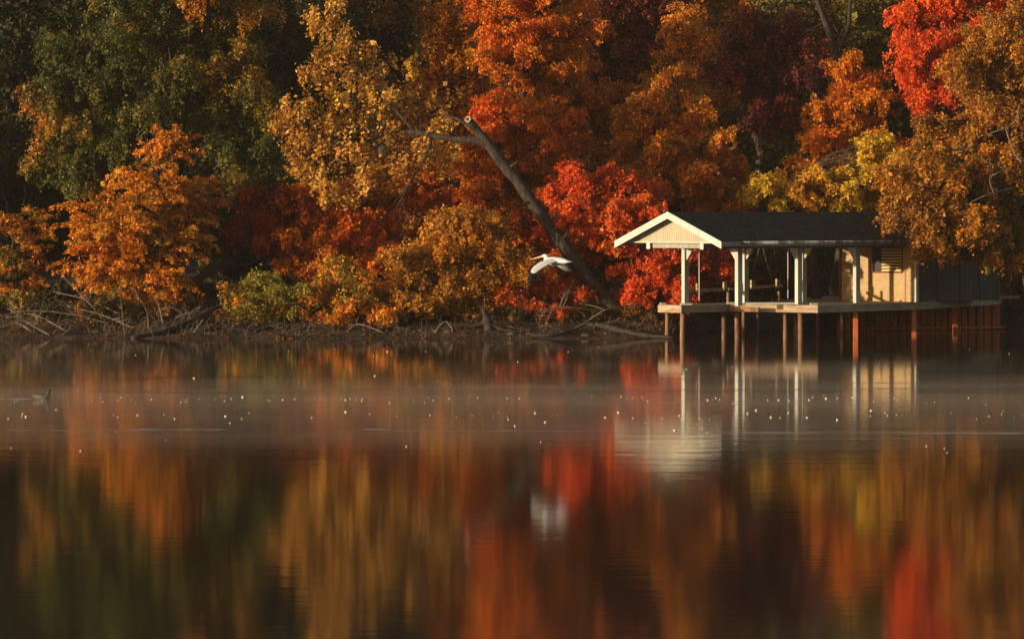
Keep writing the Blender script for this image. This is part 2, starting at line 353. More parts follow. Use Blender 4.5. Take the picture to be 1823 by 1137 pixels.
# window
wf = MB(); t = .05
for (va, vb, za, zb) in ((WV0-t, WV0, WZ0-t, WZ1+t), (WV1, WV1+t, WZ0-t, WZ1+t), (WV0, WV1, WZ0-t, WZ0), (WV0, WV1, WZ1, WZ1+t)):
    wf.prism([L(UW-.05, va, za), L(UW-.05, vb, za), L(UW+.001, vb, za), L(UW+.001, va, za)], (0, 0, zb-za))
win = wf.build('window_frame', M['trim'], bh)
mb = MB(); mb.prism([L(UW+.04, WV0, WZ0), L(UW+.04, WV1, WZ0), L(UW+.06, WV1, WZ0), L(UW+.06, WV0, WZ0)], (0, 0, WZ1-WZ0)); mb.build('screen', M['dark_glass'], bh)
mb = MB(); ns = 8; vs = WV0+.46
for i in range(ns):
    z = WZ0+.01+(WZ1-WZ0-.02)*(i+.5)/ns
    mb.prism([L(UW-.045, vs, z-.045), L(UW-.035, vs, z-.05), L(UW+.03, vs, z+.022), L(UW+.018, vs, z+.03)], gv_*(WV1-.02-vs))
mb.build('shutter', M['slat'], bh)
# thin hanging pipes
for u, v in ((0.9, -0.1), (6.2, -0.2)):
    mb = MB(); mb.tube([L(u, v, 1.45), L(u, v, 3.50)], .022, 6); mb.build('pipe', M['white'], bh)

# ------------------------------------------------------------------ dock
def dk(px, Y): return Vector(((px-911.5)*Y/F, Y, 0))
A_, B_, C_, D_, E_, F_ = dk(1173, 160.9), dk(1213, 159.9), dk(1299, 161.9), dk(1455, 160.0), dk(1627, 165.0), dk(1781, 174.5)
G_, H_ = dk(1760, 180), dk(1500, 182.0); I_ = L(5.5, -1.1, 0); I_.z = 0; J_ = L(0.6, -0.9, 0); J_.z = 0; A2 = dk(1195, 162.3)
dock = empty('dock', (BX, BY, 0)); tag(dock, 'weathered timber dock on thin piles carrying the boathouse', 'dock')
poly = [A_, B_, C_, D_, E_, F_, G_, H_, I_, J_, A2]
dm, nt, b = new_mat('deck_planks'); v = tex_coord(nt); mp = nt.nodes[-1]
wv = N(nt, 'ShaderNodeTexWave', wave_type='BANDS', bands_direction='X'); wv.inputs['Scale'].default_value = 2.2; wv.inputs['Distortion'].default_value = 0.2
rv = N(nt, 'ShaderNodeMapping'); rv.inputs['Rotation'].default_value = (0, 0, -BA); nt.links.new(v, rv.inputs[0]); nt.links.new(rv.outputs[0], wv.inputs['Vector'])
nt.links.new(ramp(nt, wv.outputs[1], [(0.05, (0.05, 0.035, 0.025)), (0.2, (0.30, 0.23, 0.17))]), b.inputs['Base Color']); b.inputs['Roughness'].default_value = 0.85
mb = MB(); mb.prism([p+Vector((0, 0, ZD-.06)) for p in poly], (0, 0, .058)); mb.build('deck', dm, dock)
zf0, zf1 = ZD-.27, ZD+.02
segs = [(A_, B_), (B_, C_), (C_, D_), (D_, E_), (E_, F_), (A2, A_)]
for i, (p, q) in enumerate(segs):
    d = (q-p).normalized(); n = Vector((d.y, -d.x, 0))
    p2 = p+d*.003; q2 = q+d*(.046 if i in (0, 2) else -.003)
    mb = MB(); mb.prism([p2+n*.002+Vector((0, 0, zf0)), q2+n*.002+Vector((0, 0, zf0)), q2+n*.045+Vector((0, 0, zf0)), p2+n*.045+Vector((0, 0, zf0))], (0, 0, zf1-zf0))
    mb.build('rim_board', M['deck'], dock)
mb = MB()
for u in np.arange(1.0, 10, 1.2):
    mb.beam(L(u, -.6, ZD-.16), L(u, 3.0, ZD-.16), .08, .18)
mb.build('joists', M['pile'], dock)
def capb(px, Y, wd):
    c = dk(px, Y); mb = MB(); mb.beam(c+Vector((-wd, 0, ZD+.06)), c+Vector((wd, 0.05, ZD+.06)), .14, .07); mb.build('cap_board', M['white'], dock)
capb(1221, 160.25, .22); capb(1303, 162.0, .20); capb(1371, 161.5, .95); capb(1449, 160.35, .14); capb(1180, 161.0, .1)
rng = random.Random(4)
for px, Y, r in ((1188, 161.2, .085), (1215.5, 160.35, .10), (1289, 162.1, .09), (1312, 161.9, .105), (1324, 165.2, .08), (1398, 161.3, .085), (1416, 163.5, .08), (1425, 160.9, .105), (1499, 168, .08), (1350, 168.5, .08), (1456, 168, .08)):
    c = dk(px, Y); mb = MB()
    lean = rng.uniform(-.03, .03)
    mb.tube([c+Vector((lean, 0, -1.6)), c+Vector((lean*.5, 0, 0)), c+Vector((0, 0, zf0-.004))], [r, r, r*.95], 10, bump=.04, rng=rng); mb.build('pile', M['pile'], dock, smooth=True)
for px, Y in ((1523, 162.3), (1627, 165.3), (1700, 169.6)):
    c = dk(px, Y); mb = MB(); mb.box((c.x-.09, c.y-.09, -1.6), (c.x+.09, c.y+.09, zf0-.004)); mb.build('pile', M['rust'], dock)
# rail at the back of the port
rail = empty('dock_rail', L(0.4, -.45, ZD)); tag(rail, 'low timber rail with four upright cleats along the back of the boat slip', 'rail')
mb = MB(); mb.beam(L(0.4, -.45, 1.80), L(2.9, -.45, 1.86), .10, .14); mb.beam(L(3.0, -.45, 1.86), L(6.1, -.45, 1.96), .10, .10); mb.build('rail_board', M['deck'], rail)
for u in (0.95, 2.5, 4.1, 5.6):
    mb = MB(); z = 1.84+.03*u
    mb.prism([L(u, -.34, z-.14), L(u+.18, -.34, z-.14), L(u+.18, -.25, z-.14), L(u, -.25, z-.14)], (0, 0, .38)); mb.build('cleat', M['deck'], rail)
for u in (0.6, 2.9, 5.9):
    mb = MB(); mb.prism([L(u, -.5, ZD+.002), L(u+.09, -.5, ZD+.002), L(u+.09, -.4, ZD+.002), L(u, -.4, ZD+.002)], (0, 0, .44)); mb.build('rail_post', M['pile'], rail)
# sheet pile seawall under the dock
sw = empty('seawall', dk(1492, 171)); tag(sw, 'rusty red seawall of close vertical piles beneath the right end of the dock', 'seawall')
pa, pb = dk(1490, 171.0), dk(1783, 173.8)
n_ = int((pb-pa).length/0.19); d = (pb-pa).normalized(); nn = Vector((d.y, -d.x, 0)); prof = []
for i in range(n_+1):
    o_ = .24 if i % 4 in (1, 2) else 0.0
    prof.append(pa+d*(i*.19+(.03 if i % 2 else -.03))+nn*o_)
back = [p-nn*.02 for p in prof]
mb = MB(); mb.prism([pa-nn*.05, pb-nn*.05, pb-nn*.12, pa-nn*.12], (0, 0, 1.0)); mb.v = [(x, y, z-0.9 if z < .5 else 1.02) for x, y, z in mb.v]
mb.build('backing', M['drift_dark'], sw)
rng = random.Random(61); k_ = 0.0; LW = (pb-pa).length
while k_ < LW-.2:
    wd_ = rng.uniform(.20, .30); c_ = pa+d*(k_+wd_/2); a_ = R(28+rng.uniform(-4, 4))
    t_ = Vector((d.x*math.cos(a_)+d.y*math.sin(a_), -d.x*math.sin(a_)+d.y*math.cos(a_), 0))   # each pile face turned to the left
    f_ = Vector((t_.y, -t_.x, 0)); b0_ = Vector((0, 0, -.9))
    q_ = [c_-t_*wd_/2+b0_, c_+t_*wd_/2+b0_, c_+t_*wd_/2+f_*.09+b0_, c_-t_*wd_/2+f_*.09+b0_]
    mb = MB(); mb.prism([p+f_*.08 for p in q_], (0, 0, 1.92)); mb.build('sheet_pile', M['rust'], sw)
    k_ += wd_+rng.uniform(.06, .14)
mb = MB(); mb.beam(pa+nn*.36+Vector((0, 0, .10)), pb+nn*.36+Vector((0, 0, .10)), .08, .08); mb.build('waler', M['rust'], sw)
# mooring posts right of the hut
for px, Y, h, lab in ((1780, 175.5, 2.25, 'thin grey mooring post at the corner of the dock behind the hut'), (1812, 176, 2.0, 'thin grey mooring post at the right edge, beyond the dock end')):
    c = dk(px, Y); mb = MB(); o = None
    mb.tube([c+Vector((0, 0, -.3)), c+Vector((.01, 0, h-.3)), c+Vector((.01, 0, h+.05))], [.07, .065, .03], 8, bump=.05, rng=rng)
    o = mb.build('mooring_post', M['drift'], smooth=True); tag(o, lab, 'post', 'mooring posts')
mb = MB(); mb.beam(P(1776, 529, 175.0), P(1812, 528, 175.3), .5, .12); tag(mb.build('landing_step', M['deck']), 'small timber landing step between the two mooring posts', 'step')

# ------------------------------------------------------------------ leaves and trees
def leaf_mesh(name, pos, nrm, size, col, rg):
    """one mesh of folded leaf faces. pos,nrm (n,3) size (n,) col (n,3)"""
    n = len(pos); nrm = nrm/np.linalg.norm(nrm, axis=1, keepdims=True)
    a = rg.normal(size=(n, 3)); a -= nrm*(a*nrm).sum(1, keepdims=True); a /= np.linalg.norm(a, axis=1, keepdims=True)
    b = np.cross(nrm, a); s = size[:, None]
    v = np.empty((n, 4, 3), np.float32)
    v[:, 0] = pos-a*s*.55; v[:, 1] = pos+b*s*.42+nrm*s*.10-a*s*.05; v[:, 2] = pos+a*s*.6; v[:, 3] = pos-b*s*.42+nrm*s*.10-a*s*.05
    me = bpy.data.meshes.new(name); me.vertices.add(4*n); me.vertices.foreach_set('co', v.reshape(-1))
    me.loops.add(4*n); me.loops.foreach_set('vertex_index', np.arange(4*n, dtype=np.int32))
    me.polygons.add(n); me.polygons.foreach_set('loop_start', np.arange(0, 4*n, 4, dtype=np.int32))
    me.update(calc_edges=True)
    at = me.attributes.new('leaf_col', 'FLOAT_COLOR', 'FACE'); c4 = np.ones((n, 4), np.float32); c4[:, :3] = np.clip(col, 0.003, 0.9)
    at.data.foreach_set('color', c4.reshape(-1)); me.materials.append(M['leaf'])
    return me
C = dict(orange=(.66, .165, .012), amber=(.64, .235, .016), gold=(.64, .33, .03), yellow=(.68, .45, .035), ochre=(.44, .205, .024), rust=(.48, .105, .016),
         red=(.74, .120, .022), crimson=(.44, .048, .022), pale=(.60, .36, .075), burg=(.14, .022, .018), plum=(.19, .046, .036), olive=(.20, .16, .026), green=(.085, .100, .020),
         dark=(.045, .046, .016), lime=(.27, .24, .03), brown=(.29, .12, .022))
STY = {  # bough length, half width, thickness, droop, leaf size, leaves per bough, coverage
 'layer': dict(L=1.5, w=.50, th=.055, dr=.45, s=.105, n=150, cov=2.6),
 'maple': dict(L=1.35, w=.50, th=.10, dr=.50, s=.098, n=165, cov=2.5),
 'tuft': dict(L=.65, w=.30, th=.20, dr=.25, s=.13, n=40, cov=1.7),
 'droop': dict(L=1.25, w=.40, th=.14, dr=.90, s=.102, n=145, cov=2.5),
 'far': dict(L=1.7, w=.80, th=.25, dr=.45, s=.20, n=110, cov=2.2),
}
ALLT = []
def crown_arrays(blobs, Y, pal, style, rg, dens=1.0):
    st = STY[style]; P_, N_, S_, C_c = [], [], [], []; tips = []
    names = [p[0] for p in pal]; wts = np.array([p[1] for p in pal], float); wts /= wts.sum(); cum = np.cumsum(wts)
    cols = np.array([C[k] for k in names])
    off = rg.uniform(0, 50, 3)
    if style in ('maple', 'droop', 'tuft'):
        nb_ = []
        for (px, py, rx, ry, dY) in blobs:
            kc = .62 if style == 'tuft' else .86; nb_.append((px, py, rx*kc, ry*kc, dY+.4))
            ph0 = rg.uniform(0, 6.28); m_ = 5 if rx > 40 else 3
            for q in range(m_):
                an = ph0+6.28*q/m_+rg.normal()*.35; rd = rg.uniform(.6, 1.02); sz = rg.uniform(.28, .50)
                nb_.append((px+math.cos(an)*rx*rd, py+math.sin(an)*ry*rd, rx*sz*1.15, ry*sz*.85, dY-rg.uniform(.2, 1.2)*rx/60))
        blobs = nb_
    for (px, py, rx, ry, dY) in blobs:
        c = np.array(P(px, py, Y+dY)); k = (Y+dY)/F; a = np.array([rx*k, max(rx, ry)*k*.85, ry*k])
        area = 4*math.pi*((a[0]*a[1])**1.6/3+(a[0]*a[2])**1.6/3+(a[1]*a[2])**1.6/3)**(1/1.6)
        nb = int(max(10, dens*st['cov']*area/(st['L']*st['w']*1.3)))
        d = rg.normal(size=(nb, 3)); flip = (d[:, 1] > 0) & (rg.random(nb) < .45); d[flip, 1] *= -1
        d /= np.linalg.norm(d, axis=1, keepdims=True)
        lump = np.array([mnoise.noise(Vector(q*1.7+off)) for q in d])
        r = (1+.42*lump)*(1-.55*rg.random(nb)**1.6)
        r = r*np.where(rg.random(nb) > .84, rg.uniform(1.1, 1.32, nb), 1); base = c+d*a*r[:, None]
        out = d*np.array([1, 1, .35])+rg.normal(size=(nb, 3))*.28; out[:, 2] += .05
        out /= np.linalg.norm(out, axis=1, keepdims=True)
        side = np.cross(out, [0, 0, 1.]); side /= np.linalg.norm(side, axis=1, keepdims=True)
        up = np.cross(side, out)
        Ls = st['L']*rg.uniform(.6, 1.35, nb)*min(1, .45+.25*min(a)); ws = st['w']*rg.uniform(.7, 1.3, nb)*min(1, .5+.25*min(a))
        start = base-out*(Ls*.6)[:, None]
        n = max(8, int(st['n']*min(1, .4+.25*min(a))))
        t = rg.random((nb, n))**.8; s = rg.uniform(-1, 1, (nb, n)); h = rg.normal(size=(nb, n))*st['th']
        # a bough is a fan of side shoots: cut gaps into its outline
        ph = rg.uniform(0, 6.28, (nb, 1)); comb = .55+.45*np.abs(np.sin(t*9+ph+s*1.5))
        wd = ws[:, None]*(np.sin(np.pi*np.clip(t*.85+.12, 0, 1))**.7)*comb
        pos = start[:, None]+out[:, None]*(t*Ls[:, None])[..., None]+side[:, None]*(s*wd)[..., None]+up[:, None]*(h-st['dr']*(t**2)*Ls[:, None]*.6-.25*np.abs(s)**2*wd)[..., None]
        nr = up[:, None]*.75+out[:, None]*.55+rg.normal(size=(nb, n, 3))*.55
        f = np.array([mnoise.noise(Vector(q*.42+off)) for q in base])*.75+.5+rg.normal(size=nb)*.10
        f = np.clip(f, 0, .9999); idx = np.searchsorted(cum, f[:, None]+rg.normal(size=(nb, n))*.10).clip(0, len(cols)-1)
        cc = cols[idx]*(1+rg.normal(size=(nb, 1, 1))*.13)*(1+rg.normal(size=(nb, n, 1))*.20)*(1+rg.normal(size=(nb, n, 3))*.05)
        P_.append(pos.reshape(-1, 3)); N_.append(nr.reshape(-1, 3)); S_.append(st['s']*rg.uniform(.55, 1.3, nb*n)*(1+.8*(rg.random(nb*n) > .93))); C_c.append(cc.reshape(-1, 3))
        q = rg.integers(0, nb, 9 if style in ('far', 'layer') else 4); tips.append((c, a, [base[i] for i in q]))
    return np.concatenate(P_), np.concatenate(N_), np.concatenate(S_), np.concatenate(C_c), tips
def limb(mb, a, b, r0, r1, rng, seg=5, wob=.10, sides=6):
    a = Vector(a); b = Vector(b); ln = (b-a).length; pts = []; rr = []
    for i in range(seg+1):
        t = i/seg; p = a.lerp(b, t)
        if 0 < i < seg: p += Vector((rng.gauss(0, 1), rng.gauss(0, 1), rng.gauss(0, 1)))*ln*wob*.35
        p.z += math.sin(t*math.pi)*ln*.06
        pts.append(p); rr.append(r0+(r1-r0)*t)
    mb.tube(pts, rr, sides); return pts
TCOUNT = [0]
def tree(name, label, cat, blobs, Y, pal, style, dens=1.0, base=None, tr=None, group=None, bark='bark_dark'):
    TCOUNT[0] += 1; rg = np.random.default_rng(100+TCOUNT[0]); rng = random.Random(200+TCOUNT[0])
    pos, nr, s, c, tips = crown_arrays(blobs, Y, pal, style, rg, dens)
    c0 = tips[0][0]; a0 = tips[0][1]
    bx = P(base, 0, Y).x if base is not None else float(c0[0])+rng.uniform(-.3, .3)*a0[0]
    bY = Y if base is not None else float(c0[1])+.15*a0[1]
    bz = ground_z(bx, bY)-.15; loc = Vector((bx, bY, bz))
    root = empty(name, loc); tag(root, label, cat, group)
    gz = np.maximum(pos[:, 2], 0.12)
    pos[:, 2] = np.where(pos[:, 2] < 0.15, 0.15+rg.random(len(pos))*.3, pos[:, 2])
    me = leaf_mesh('crown', (pos-np.array(loc)).astype(np.float32), nr, s, c, rg)
    o = bpy.data.objects.new('crown', me); COL.objects.link(o); o.parent = root
    top = Vector(c0)+Vector((0, 0, a0[2]*.55)); h = max(1, top.z-bz); r0 = tr if tr else min(.34, .035*h+.03)
    mb = MB(); shrub = cat == 'shrub'
    if shrub:
        for k in range(5): limb(mb, loc+Vector((rng.uniform(-.2, .2), rng.uniform(-.2, .2), 0)), tips[k % len(tips)][2][k % 4], .035, .012, rng)
    else:
        pts = limb(mb, loc, top, r0, r0*.22, rng, 8, .05, 10)
        for (cc, aa, bs) in tips:
            for q in bs:
                q = Vector(q); k = min(range(len(pts)), key=lambda i: abs(pts[i].z-(q.z-.35*(q-pts[i]).length)))
                k = max(2, min(k, len(pts)-1))
                ln = limb(mb, pts[k], q, max(.02, r0*(1-k/10)*.5), .012, rng)
                for j in (2, 3):
                    limb(mb, ln[j], Vector(ln[j])+Vector((rng.gauss(0, .6), rng.gauss(0, .6), rng.gauss(.1, .5))), .012, .005, rng, 3, sides=5)
    mb.build('stems' if shrub else 'trunk', M[bark], root, smooth=True)
    return root
# (name, label, category, blobs[(px,py,rx,ry,dY)], Y, palette, style, density, base px, trunk radius)
T = 'tree'; S = 'shrub'
FOREST = [
 # far hillside wood, dark fill
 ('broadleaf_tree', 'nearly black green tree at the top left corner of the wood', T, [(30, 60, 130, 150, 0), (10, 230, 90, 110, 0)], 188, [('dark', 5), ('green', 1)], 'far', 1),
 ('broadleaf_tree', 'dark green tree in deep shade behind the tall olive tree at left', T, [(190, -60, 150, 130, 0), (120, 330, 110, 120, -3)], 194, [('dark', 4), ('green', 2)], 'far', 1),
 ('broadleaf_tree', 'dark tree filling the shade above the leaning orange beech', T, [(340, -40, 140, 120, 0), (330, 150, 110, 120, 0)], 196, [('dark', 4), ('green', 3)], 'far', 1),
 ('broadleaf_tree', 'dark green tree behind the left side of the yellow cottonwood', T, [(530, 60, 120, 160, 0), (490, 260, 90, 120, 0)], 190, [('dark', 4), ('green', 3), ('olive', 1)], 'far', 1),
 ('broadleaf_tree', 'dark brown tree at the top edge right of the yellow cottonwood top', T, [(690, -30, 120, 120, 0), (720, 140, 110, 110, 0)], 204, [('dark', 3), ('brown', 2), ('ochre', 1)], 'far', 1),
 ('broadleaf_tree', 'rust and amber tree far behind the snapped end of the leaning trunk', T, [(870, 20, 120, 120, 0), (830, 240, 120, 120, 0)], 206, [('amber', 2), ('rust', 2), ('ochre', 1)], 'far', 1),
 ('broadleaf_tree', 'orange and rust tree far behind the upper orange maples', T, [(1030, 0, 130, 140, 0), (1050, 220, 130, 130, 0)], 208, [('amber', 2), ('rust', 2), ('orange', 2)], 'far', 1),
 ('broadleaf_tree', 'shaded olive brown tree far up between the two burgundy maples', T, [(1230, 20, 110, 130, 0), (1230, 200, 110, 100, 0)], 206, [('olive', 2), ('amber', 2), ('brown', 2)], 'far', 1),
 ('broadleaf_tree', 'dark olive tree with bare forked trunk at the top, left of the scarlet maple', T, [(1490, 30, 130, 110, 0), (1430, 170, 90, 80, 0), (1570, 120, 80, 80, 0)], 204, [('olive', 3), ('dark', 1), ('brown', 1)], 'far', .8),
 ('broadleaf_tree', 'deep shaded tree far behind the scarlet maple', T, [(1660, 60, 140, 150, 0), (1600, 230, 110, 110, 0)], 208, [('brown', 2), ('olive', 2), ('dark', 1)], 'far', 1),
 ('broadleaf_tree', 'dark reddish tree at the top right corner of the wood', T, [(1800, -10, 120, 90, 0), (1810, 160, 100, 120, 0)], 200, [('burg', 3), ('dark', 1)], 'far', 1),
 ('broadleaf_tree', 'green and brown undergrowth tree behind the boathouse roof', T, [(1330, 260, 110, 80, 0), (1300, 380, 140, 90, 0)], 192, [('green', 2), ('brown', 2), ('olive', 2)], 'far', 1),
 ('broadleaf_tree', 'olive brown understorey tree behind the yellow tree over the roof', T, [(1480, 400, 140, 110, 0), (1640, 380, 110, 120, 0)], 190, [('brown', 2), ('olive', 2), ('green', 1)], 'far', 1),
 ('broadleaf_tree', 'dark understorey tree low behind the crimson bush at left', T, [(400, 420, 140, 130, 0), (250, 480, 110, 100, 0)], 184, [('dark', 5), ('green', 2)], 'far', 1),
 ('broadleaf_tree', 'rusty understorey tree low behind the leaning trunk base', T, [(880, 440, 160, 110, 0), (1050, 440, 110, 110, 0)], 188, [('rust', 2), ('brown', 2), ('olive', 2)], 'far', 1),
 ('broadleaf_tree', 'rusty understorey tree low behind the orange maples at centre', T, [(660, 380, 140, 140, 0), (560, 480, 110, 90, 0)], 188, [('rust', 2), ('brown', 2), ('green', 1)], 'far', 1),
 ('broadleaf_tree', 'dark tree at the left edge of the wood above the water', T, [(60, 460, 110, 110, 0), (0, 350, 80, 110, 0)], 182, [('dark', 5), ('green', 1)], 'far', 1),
 # green masses on the left
 ('oak_tree', 'tall olive green oak with golden tips, upper left', T, [(300, 60, 150, 110, 0), (180, 140, 110, 90, -2), (330, 170, 90, 80, 0), (140, 250, 80, 80, -2), (215, 300, 70, 70, -1), (380, 20, 110, 80, 2)], 176, [('dark', 1), ('green', 4), ('olive', 4), ('ochre', 1), ('amber', 1)], 'droop', .8),
 ('oak_tree', 'drooping grey green oak between the orange beech and the yellow cottonwood', T, [(440, 200, 70, 80, 0), (455, 290, 65, 60, -1), (500, 320, 60, 50, 0), (420, 130, 50, 50, 0)], 174, [('green', 4), ('olive', 3), ('ochre', 1)], 'droop', .9),
 ('oak_tree', 'green tree in shade at the top edge, left of the cottonwood top', T, [(470, 40, 95, 80, 0), (520, 130, 70, 70, 0)], 184, [('dark', 4), ('green', 3)], 'droop', .8),
 ('beech_tree', 'layered orange beech with flat sprays leaning over the left bank', T, [(300, 265, 48, 50, 0), (270, 335, 85, 45, -1), (210, 395, 95, 50, -2), (290, 420, 90, 60, -1), (190, 470, 75, 45, -2), (260, 510, 95, 45, -2), (350, 350, 55, 60, 1)], 169, [('gold', 3), ('amber', 5), ('ochre', 2), ('olive', 1)], 'layer', .85),
 ('beech_tree', 'small green and orange beech at the left edge above the brushwood', T, [(20, 420, 60, 40, 0), (60, 400, 50, 30, 0), (10, 500, 65, 45, 0), (50, 470, 40, 40, 1)], 170, [('olive', 3), ('amber', 3), ('ochre', 1)], 'layer', .55),
 ('maple_shrub', 'crimson maple bush between the beech and the orange maple', S, [(470, 370, 62, 38, 0), (450, 410, 45, 30, -1), (500, 420, 35, 25, 0)], 171, [('crimson', 4), ('burg', 2), ('red', 1)], 'maple', .8),
 # centre low
 ('maple_tree', 'orange maple low at centre left with dark forked trunk', T, [(590, 400, 80, 60, 0), (550, 450, 55, 50, -1), (640, 440, 70, 45, -1), (560, 370, 55, 35, 0)], 171, [('orange', 5), ('amber', 3), ('red', 1), ('brown', 1)], 'maple', .9),
 ('maple_shrub', 'green and orange bush hanging over the bank right of the big fallen log', S, [(460, 515, 60, 35, 0), (520, 540, 60, 28, -1), (430, 552, 38, 20, -1), (480, 556, 50, 16, -1.5)], 165.8, [('lime', 3), ('olive', 3), ('amber', 1)], 'maple', .8),
 ('maple_shrub', 'orange and lime bush at the foot of the low orange maple', S, [(620, 510, 75, 40, 0), (580, 550, 60, 22, -1), (670, 546, 50, 26, -1), (640, 560, 60, 14, -1.5)], 165.6, [('amber', 4), ('lime', 2), ('orange', 1), ('crimson', 1)], 'maple', .85),
 ('broadleaf_tree', 'broad ochre tree bending to the bank left of the flying bird', T, [(800, 430, 90, 55, 0), (770, 490, 85, 55, -1), (860, 490, 70, 60, -1), (810, 545, 85, 26, -1), (720, 530, 40, 35, -1), (850, 420, 60, 40, 0)], 166.5, [('ochre', 6), ('amber', 2), ('olive', 1)], 'droop', .9),
 ('maple_shrub', 'rusty red bush low beneath the flying bird', S, [(950, 520, 65, 42, 0), (1000, 530, 40, 30, 0), (905, 545, 40, 25, -1), (960, 556, 50, 14, -1), (930, 470, 45, 25, 1)], 166, [('rust', 4), ('red', 2), ('amber', 2), ('crimson', 1)], 'maple', .85),
 ('maple_shrub', 'scarlet bush beside the base of the leaning trunk', S, [(1035, 520, 35, 22, 0), (1020, 500, 30, 20, 0)], 167.5, [('crimson', 3), ('red', 3)], 'maple', .8),
 ('maple_tree', 'orange maple behind the middle of the leaning trunk', T, [(880, 350, 75, 55, 0), (960, 380, 55, 50, 0), (860, 400, 60, 40, 0), (930, 310, 60, 50, 1), (1000, 330, 60, 50, 1)], 172, [('orange', 5), ('amber', 3), ('red', 1), ('olive', 1)], 'maple', .9),
 ('maple_tree', 'orange red maple beside the snapped end of the leaning trunk', T, [(895, 200, 60, 50, 0), (860, 280, 55, 40, -1), (930, 250, 60, 50, 0), (985, 230, 55, 60, 1), (870, 300, 45, 35, 0)], 172.5, [('red', 2), ('orange', 5), ('amber', 1)], 'maple', .9),
 ('maple_tree', 'amber maple below the first burgundy maple', T, [(1010, 170, 65, 55, 0), (1060, 240, 65, 50, 0), (1110, 220, 60, 50, 1), (990, 120, 55, 45, 0), (1070, 300, 60, 40, -1), (1120, 180, 50, 40, 0)], 186, [('amber', 5), ('orange', 3), ('gold', 1)], 'maple', .85),
 ('maple_tree', 'bright orange maple at the top edge left of the burgundy maple', T, [(930, 30, 80, 60, 0), (1010, 50, 60, 60, 0), (900, 90, 55, 45, -1), (960, 110, 60, 40, 0), (880, 0, 50, 50, 0)], 176.5, [('orange', 5), ('amber', 4), ('red', 1)], 'maple', .9),
 ('maple_tree', 'thin rust brown tree with small leaves between cottonwood and orange maples', T, [(800, 100, 60, 70, 0), (840, 160, 60, 60, 0), (770, 180, 60, 50, 0), (800, 30, 45, 50, 0)], 179, [('brown', 3), ('amber', 3), ('ochre', 2)], 'tuft', 1.1),
 ('maple_tree', 'orange brown maple behind the lower limbs of the cottonwood', T, [(730, 330, 70, 45, 0), (790, 320, 60, 40, 0), (700, 430, 60, 40, -1), (770, 400, 60, 40, 0)], 173, [('orange', 3), ('rust', 3), ('brown', 2)], 'maple', .8),
 ('maple_tree', 'first burgundy maple high above the pale boathouse gable', T, [(1130, 30, 85, 60, 0), (1080, 120, 65, 45, 0), (1140, 120, 50, 60, -1), (1190, 50, 60, 45, 0)], 192, [('burg', 6), ('plum', 1)], 'maple', .8),
 ('maple_tree', 'amber tree threaded among the burgundy maples at the top', T, [(1230, 70, 55, 60, 0), (1200, 150, 60, 40, 0), (1250, 160, 60, 45, 0)], 188, [('amber', 4), ('ochre', 3), ('olive', 1)], 'maple', .7),
 ('maple_tree', 'second, wider burgundy maple above the boathouse roof', T, [(1350, 110, 75, 70, 0), (1400, 170, 60, 60, 0), (1330, 60, 50, 50, 0), (1410, 80, 45, 55, 0), (1380, 210, 50, 35, -1)], 181, [('plum', 5), ('burg', 3), ('crimson', 1)], 'droop', .85),
 ('maple_tree', 'russet maple rising over the boathouse gable', T, [(1200, 220, 60, 50, 0), (1240, 270, 65, 60, -1), (1190, 310, 75, 50, -1), (1290, 320, 50, 50, 0), (1150, 270, 50, 50, 0), (1270, 350, 60, 35, -1), (1160, 200, 50, 45, 1), (1210, 160, 45, 40, 1), (1320, 360, 45, 35, 0), (1130, 320, 45, 45, 0)], 174.5, [('rust', 2), ('amber', 4), ('ochre', 2), ('orange', 2)], 'maple', .85),
 ('maple_tree', 'scarlet maple spreading left of the boathouse gable', T, [(1060, 330, 55, 45, 0), (1040, 390, 65, 40, -1), (1100, 400, 60, 45, -1), (1110, 340, 50, 40, 1), (1150, 430, 60, 40, -1), (1060, 440, 40, 30, -1), (1000, 400, 40, 35, 0), (1130, 380, 50, 35, -1), (1010, 330, 40, 40, .5)], 168.5, [('red', 6), ('orange', 3), ('crimson', 1)], 'maple', .9),
 ('maple_tree', 'blood red maple bush growing beside the first white post', T, [(1160, 490, 55, 38, 0), (1200, 450, 55, 40, 0), (1190, 520, 45, 28, -1), (1250, 470, 50, 50, 1), (1130, 515, 28, 18, -1)], 166.8, [('red', 5), ('crimson', 3), ('rust', 1)], 'maple', .9),
 ('maple_tree', 'narrow orange tree right of the second burgundy maple', T, [(1510, 150, 45, 50, 0), (1520, 210, 65, 50, 0), (1480, 270, 60, 40, -1), (1540, 270, 55, 40, 0), (1470, 220, 35, 40, 0)], 176, [('orange', 4), ('amber', 5)], 'maple', .9),
 ('poplar_tree', 'bright yellow tree showing just above the boathouse ridge', T, [(1440, 328, 75, 34, 0), (1390, 345, 50, 28, -1), (1500, 332, 60, 34, 0), (1545, 345, 40, 30, 0), (1570, 275, 50, 40, -1), (1540, 310, 50, 35, 0)], 172.5, [('yellow', 4), ('gold', 4), ('amber', 1)], 'maple', .9),
 ('broadleaf_tree', 'small lime tree in the shade left of the yellow tree', T, [(1395, 275, 50, 28, 0), (1350, 300, 45, 25, 0)], 178, [('lime', 3), ('green', 3), ('ochre', 1)], 'layer', .7),
 ('maple_tree', 'brilliant scarlet maple at the top right', T, [(1670, 50, 75, 60, 0), (1650, 120, 65, 50, -1), (1700, 110, 60, 50, 0), (1660, 170, 50, 35, 0), (1720, 0, 70, 50, 0), (1640, 15, 50, 45, 0)], 175, [('red', 8), ('orange', 2)], 'maple', .95),
